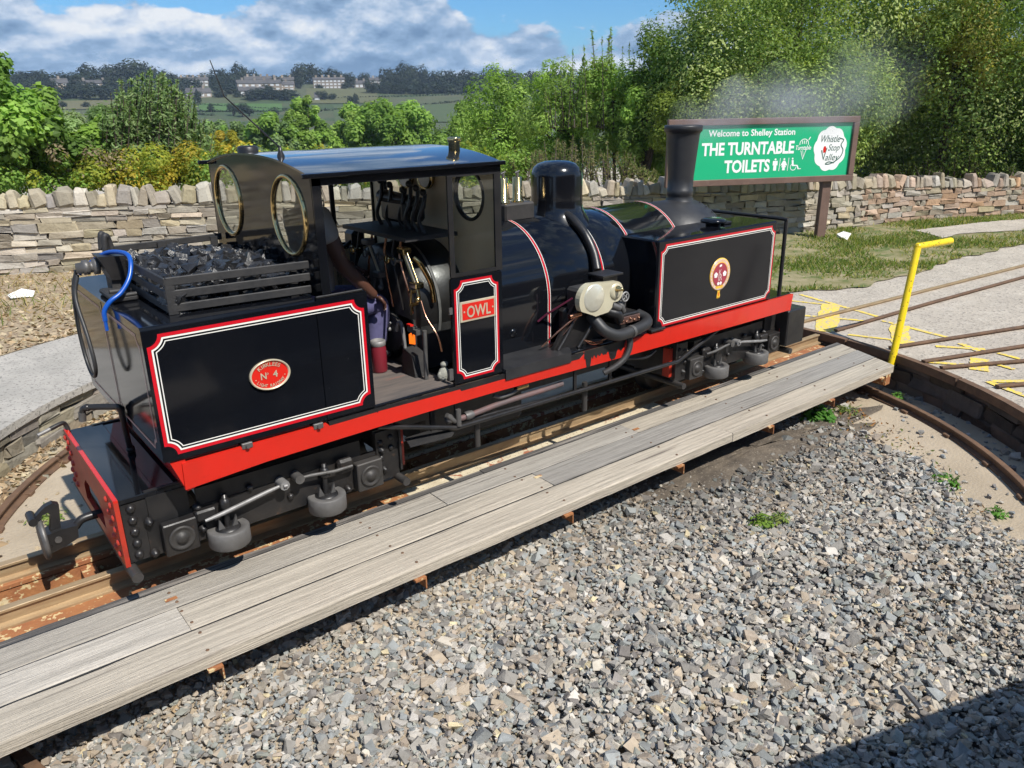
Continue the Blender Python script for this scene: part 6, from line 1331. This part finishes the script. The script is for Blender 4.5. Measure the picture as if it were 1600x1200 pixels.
# ------------------------------------------------------------------ smoke from the chimney
def smoke():
    A_, B_ = Vector((4.62, .75, 2.20)), Vector((12.6, 2.9, 2.75)); ax = (B_-A_).normalized(); Ln = (B_-A_).length
    prof = [(0, 0)]+[(.20+.10*x, x) for x in np.linspace(0, Ln, 14)]+[(0, Ln)]
    m = MB().lathe(prof, (0, 0, 0), 'x', 20); o = m.build('smoke', bpy.data.materials.new('smoke')); o.location = A_; o.rotation_euler = ax.to_track_quat('X', 'Z').to_euler()
    mt = o.data.materials[0]; mt.use_nodes = True; t = mt.node_tree; n = t.nodes; l = t.links; n.remove(n['Principled BSDF'])
    def mth(op, a, b_=None):
        q = n.new('ShaderNodeMath'); q.operation = op
        for i, v in enumerate((a, b_)):
            if v is None: continue
            if isinstance(v, (int, float)): q.inputs[i].default_value = v
            else: l.new(v, q.inputs[i])
        return q.outputs[0]
    pv_ = n.new('ShaderNodeVolumePrincipled'); pv_.inputs['Color'].default_value = (.58, .62, .70, 1); tcn = n.new('ShaderNodeTexCoord'); sx = n.new('ShaderNodeSeparateXYZ'); l.new(tcn.outputs['Object'], sx.inputs[0])
    nz = n.new('ShaderNodeTexNoise'); nz.inputs['Scale'].default_value = 1.5; nz.inputs['Detail'].default_value = 5; nz.inputs['Distortion'].default_value = .6; l.new(tcn.outputs['Object'], nz.inputs['Vector'])
    rad = mth('SQRT', mth('ADD', mth('MULTIPLY', sx.outputs[1], sx.outputs[1]), mth('MULTIPLY', sx.outputs[2], sx.outputs[2])))
    rel = mth('DIVIDE', rad, mth('ADD', .20, mth('MULTIPLY', sx.outputs[0], .10)))
    fall = n.new('ShaderNodeMapRange'); l.new(rel, fall.inputs[0]); fall.inputs[1].default_value = .25; fall.inputs[2].default_value = 1.0; fall.inputs[3].default_value = .0; fall.inputs[4].default_value = .22
    v = mth('SUBTRACT', nz.outputs[0], fall.outputs[0])
    mr = n.new('ShaderNodeMapRange'); l.new(v, mr.inputs[0]); mr.inputs[1].default_value = .40; mr.inputs[2].default_value = .66; mr.inputs[3].default_value = 0; mr.inputs[4].default_value = .32
    end = n.new('ShaderNodeMapRange'); l.new(sx.outputs[0], end.inputs[0]); end.inputs[1].default_value = 0; end.inputs[2].default_value = Ln; end.inputs[3].default_value = 2.6; end.inputs[4].default_value = 0
    near_ = n.new('ShaderNodeMapRange'); l.new(sx.outputs[0], near_.inputs[0]); near_.inputs[1].default_value = 0; near_.inputs[2].default_value = 1.6; near_.inputs[3].default_value = .14; near_.inputs[4].default_value = 0; l.new(mth('ADD', nz.outputs[0], near_.outputs[0]), v.node.inputs[0])
    l.new(mth('MULTIPLY', mr.outputs[0], end.outputs[0]), pv_.inputs['Density']); l.new(pv_.outputs[0], n['Material Output'].inputs['Volume']); tag(o, 'thin grey smoke drifting from the chimney across the sign and trees', 'smoke', kind='stuff')
smoke()
# ------------------------------------------------------------------ unseen building added behind the platform to block sky light
sb = thing('sky_blocking_building', 'unseen dark brick building added behind the platform to block sky light', 'building', (2, -12, .75))
SBW = pm('dark_brick', (.11, .06, .045), (.075, .045, .035), 6, .9, bump=.3)
MB().box(-9, 15, -16, -11, .75, 4.6).build('wall', SBW, sb); MB().prism([(-10.6, 4.6), (-16.4, 4.6), (-13.5, 6.4)], -9.3, 15.3, 'yz').build('roof', HROOF, sb)
for x in (-6, -2, 2, 6, 10): wf_ = MB().box(x-.6, x+.6, -11.02, -10.95, 1.6, 3.4).build('window', POSTW, sb); MB().box(x-.5, x+.5, -10.945, -10.94, 1.7, 3.3).build('pane', pm('dark_pane', (.02, .025, .03), None, 5, .05), wf_)
# ------------------------------------------------------------------ summer haze over the valley
def haze():
    o = MB().box(-1600, 1600, -60, 1600, -40, 70).build('haze', bpy.data.materials.new('haze')); mt = o.data.materials[0]; mt.use_nodes = True; n = mt.node_tree.nodes; n.remove(n['Principled BSDF'])
    pv_ = n.new('ShaderNodeVolumePrincipled'); pv_.inputs['Color'].default_value = (.6, .76, 1, 1); pv_.inputs['Density'].default_value = .00022; mt.node_tree.links.new(pv_.outputs[0], n['Material Output'].inputs['Volume'])
    tag(o, 'pale blue summer haze lying over the valley', 'haze', kind='stuff')
haze()
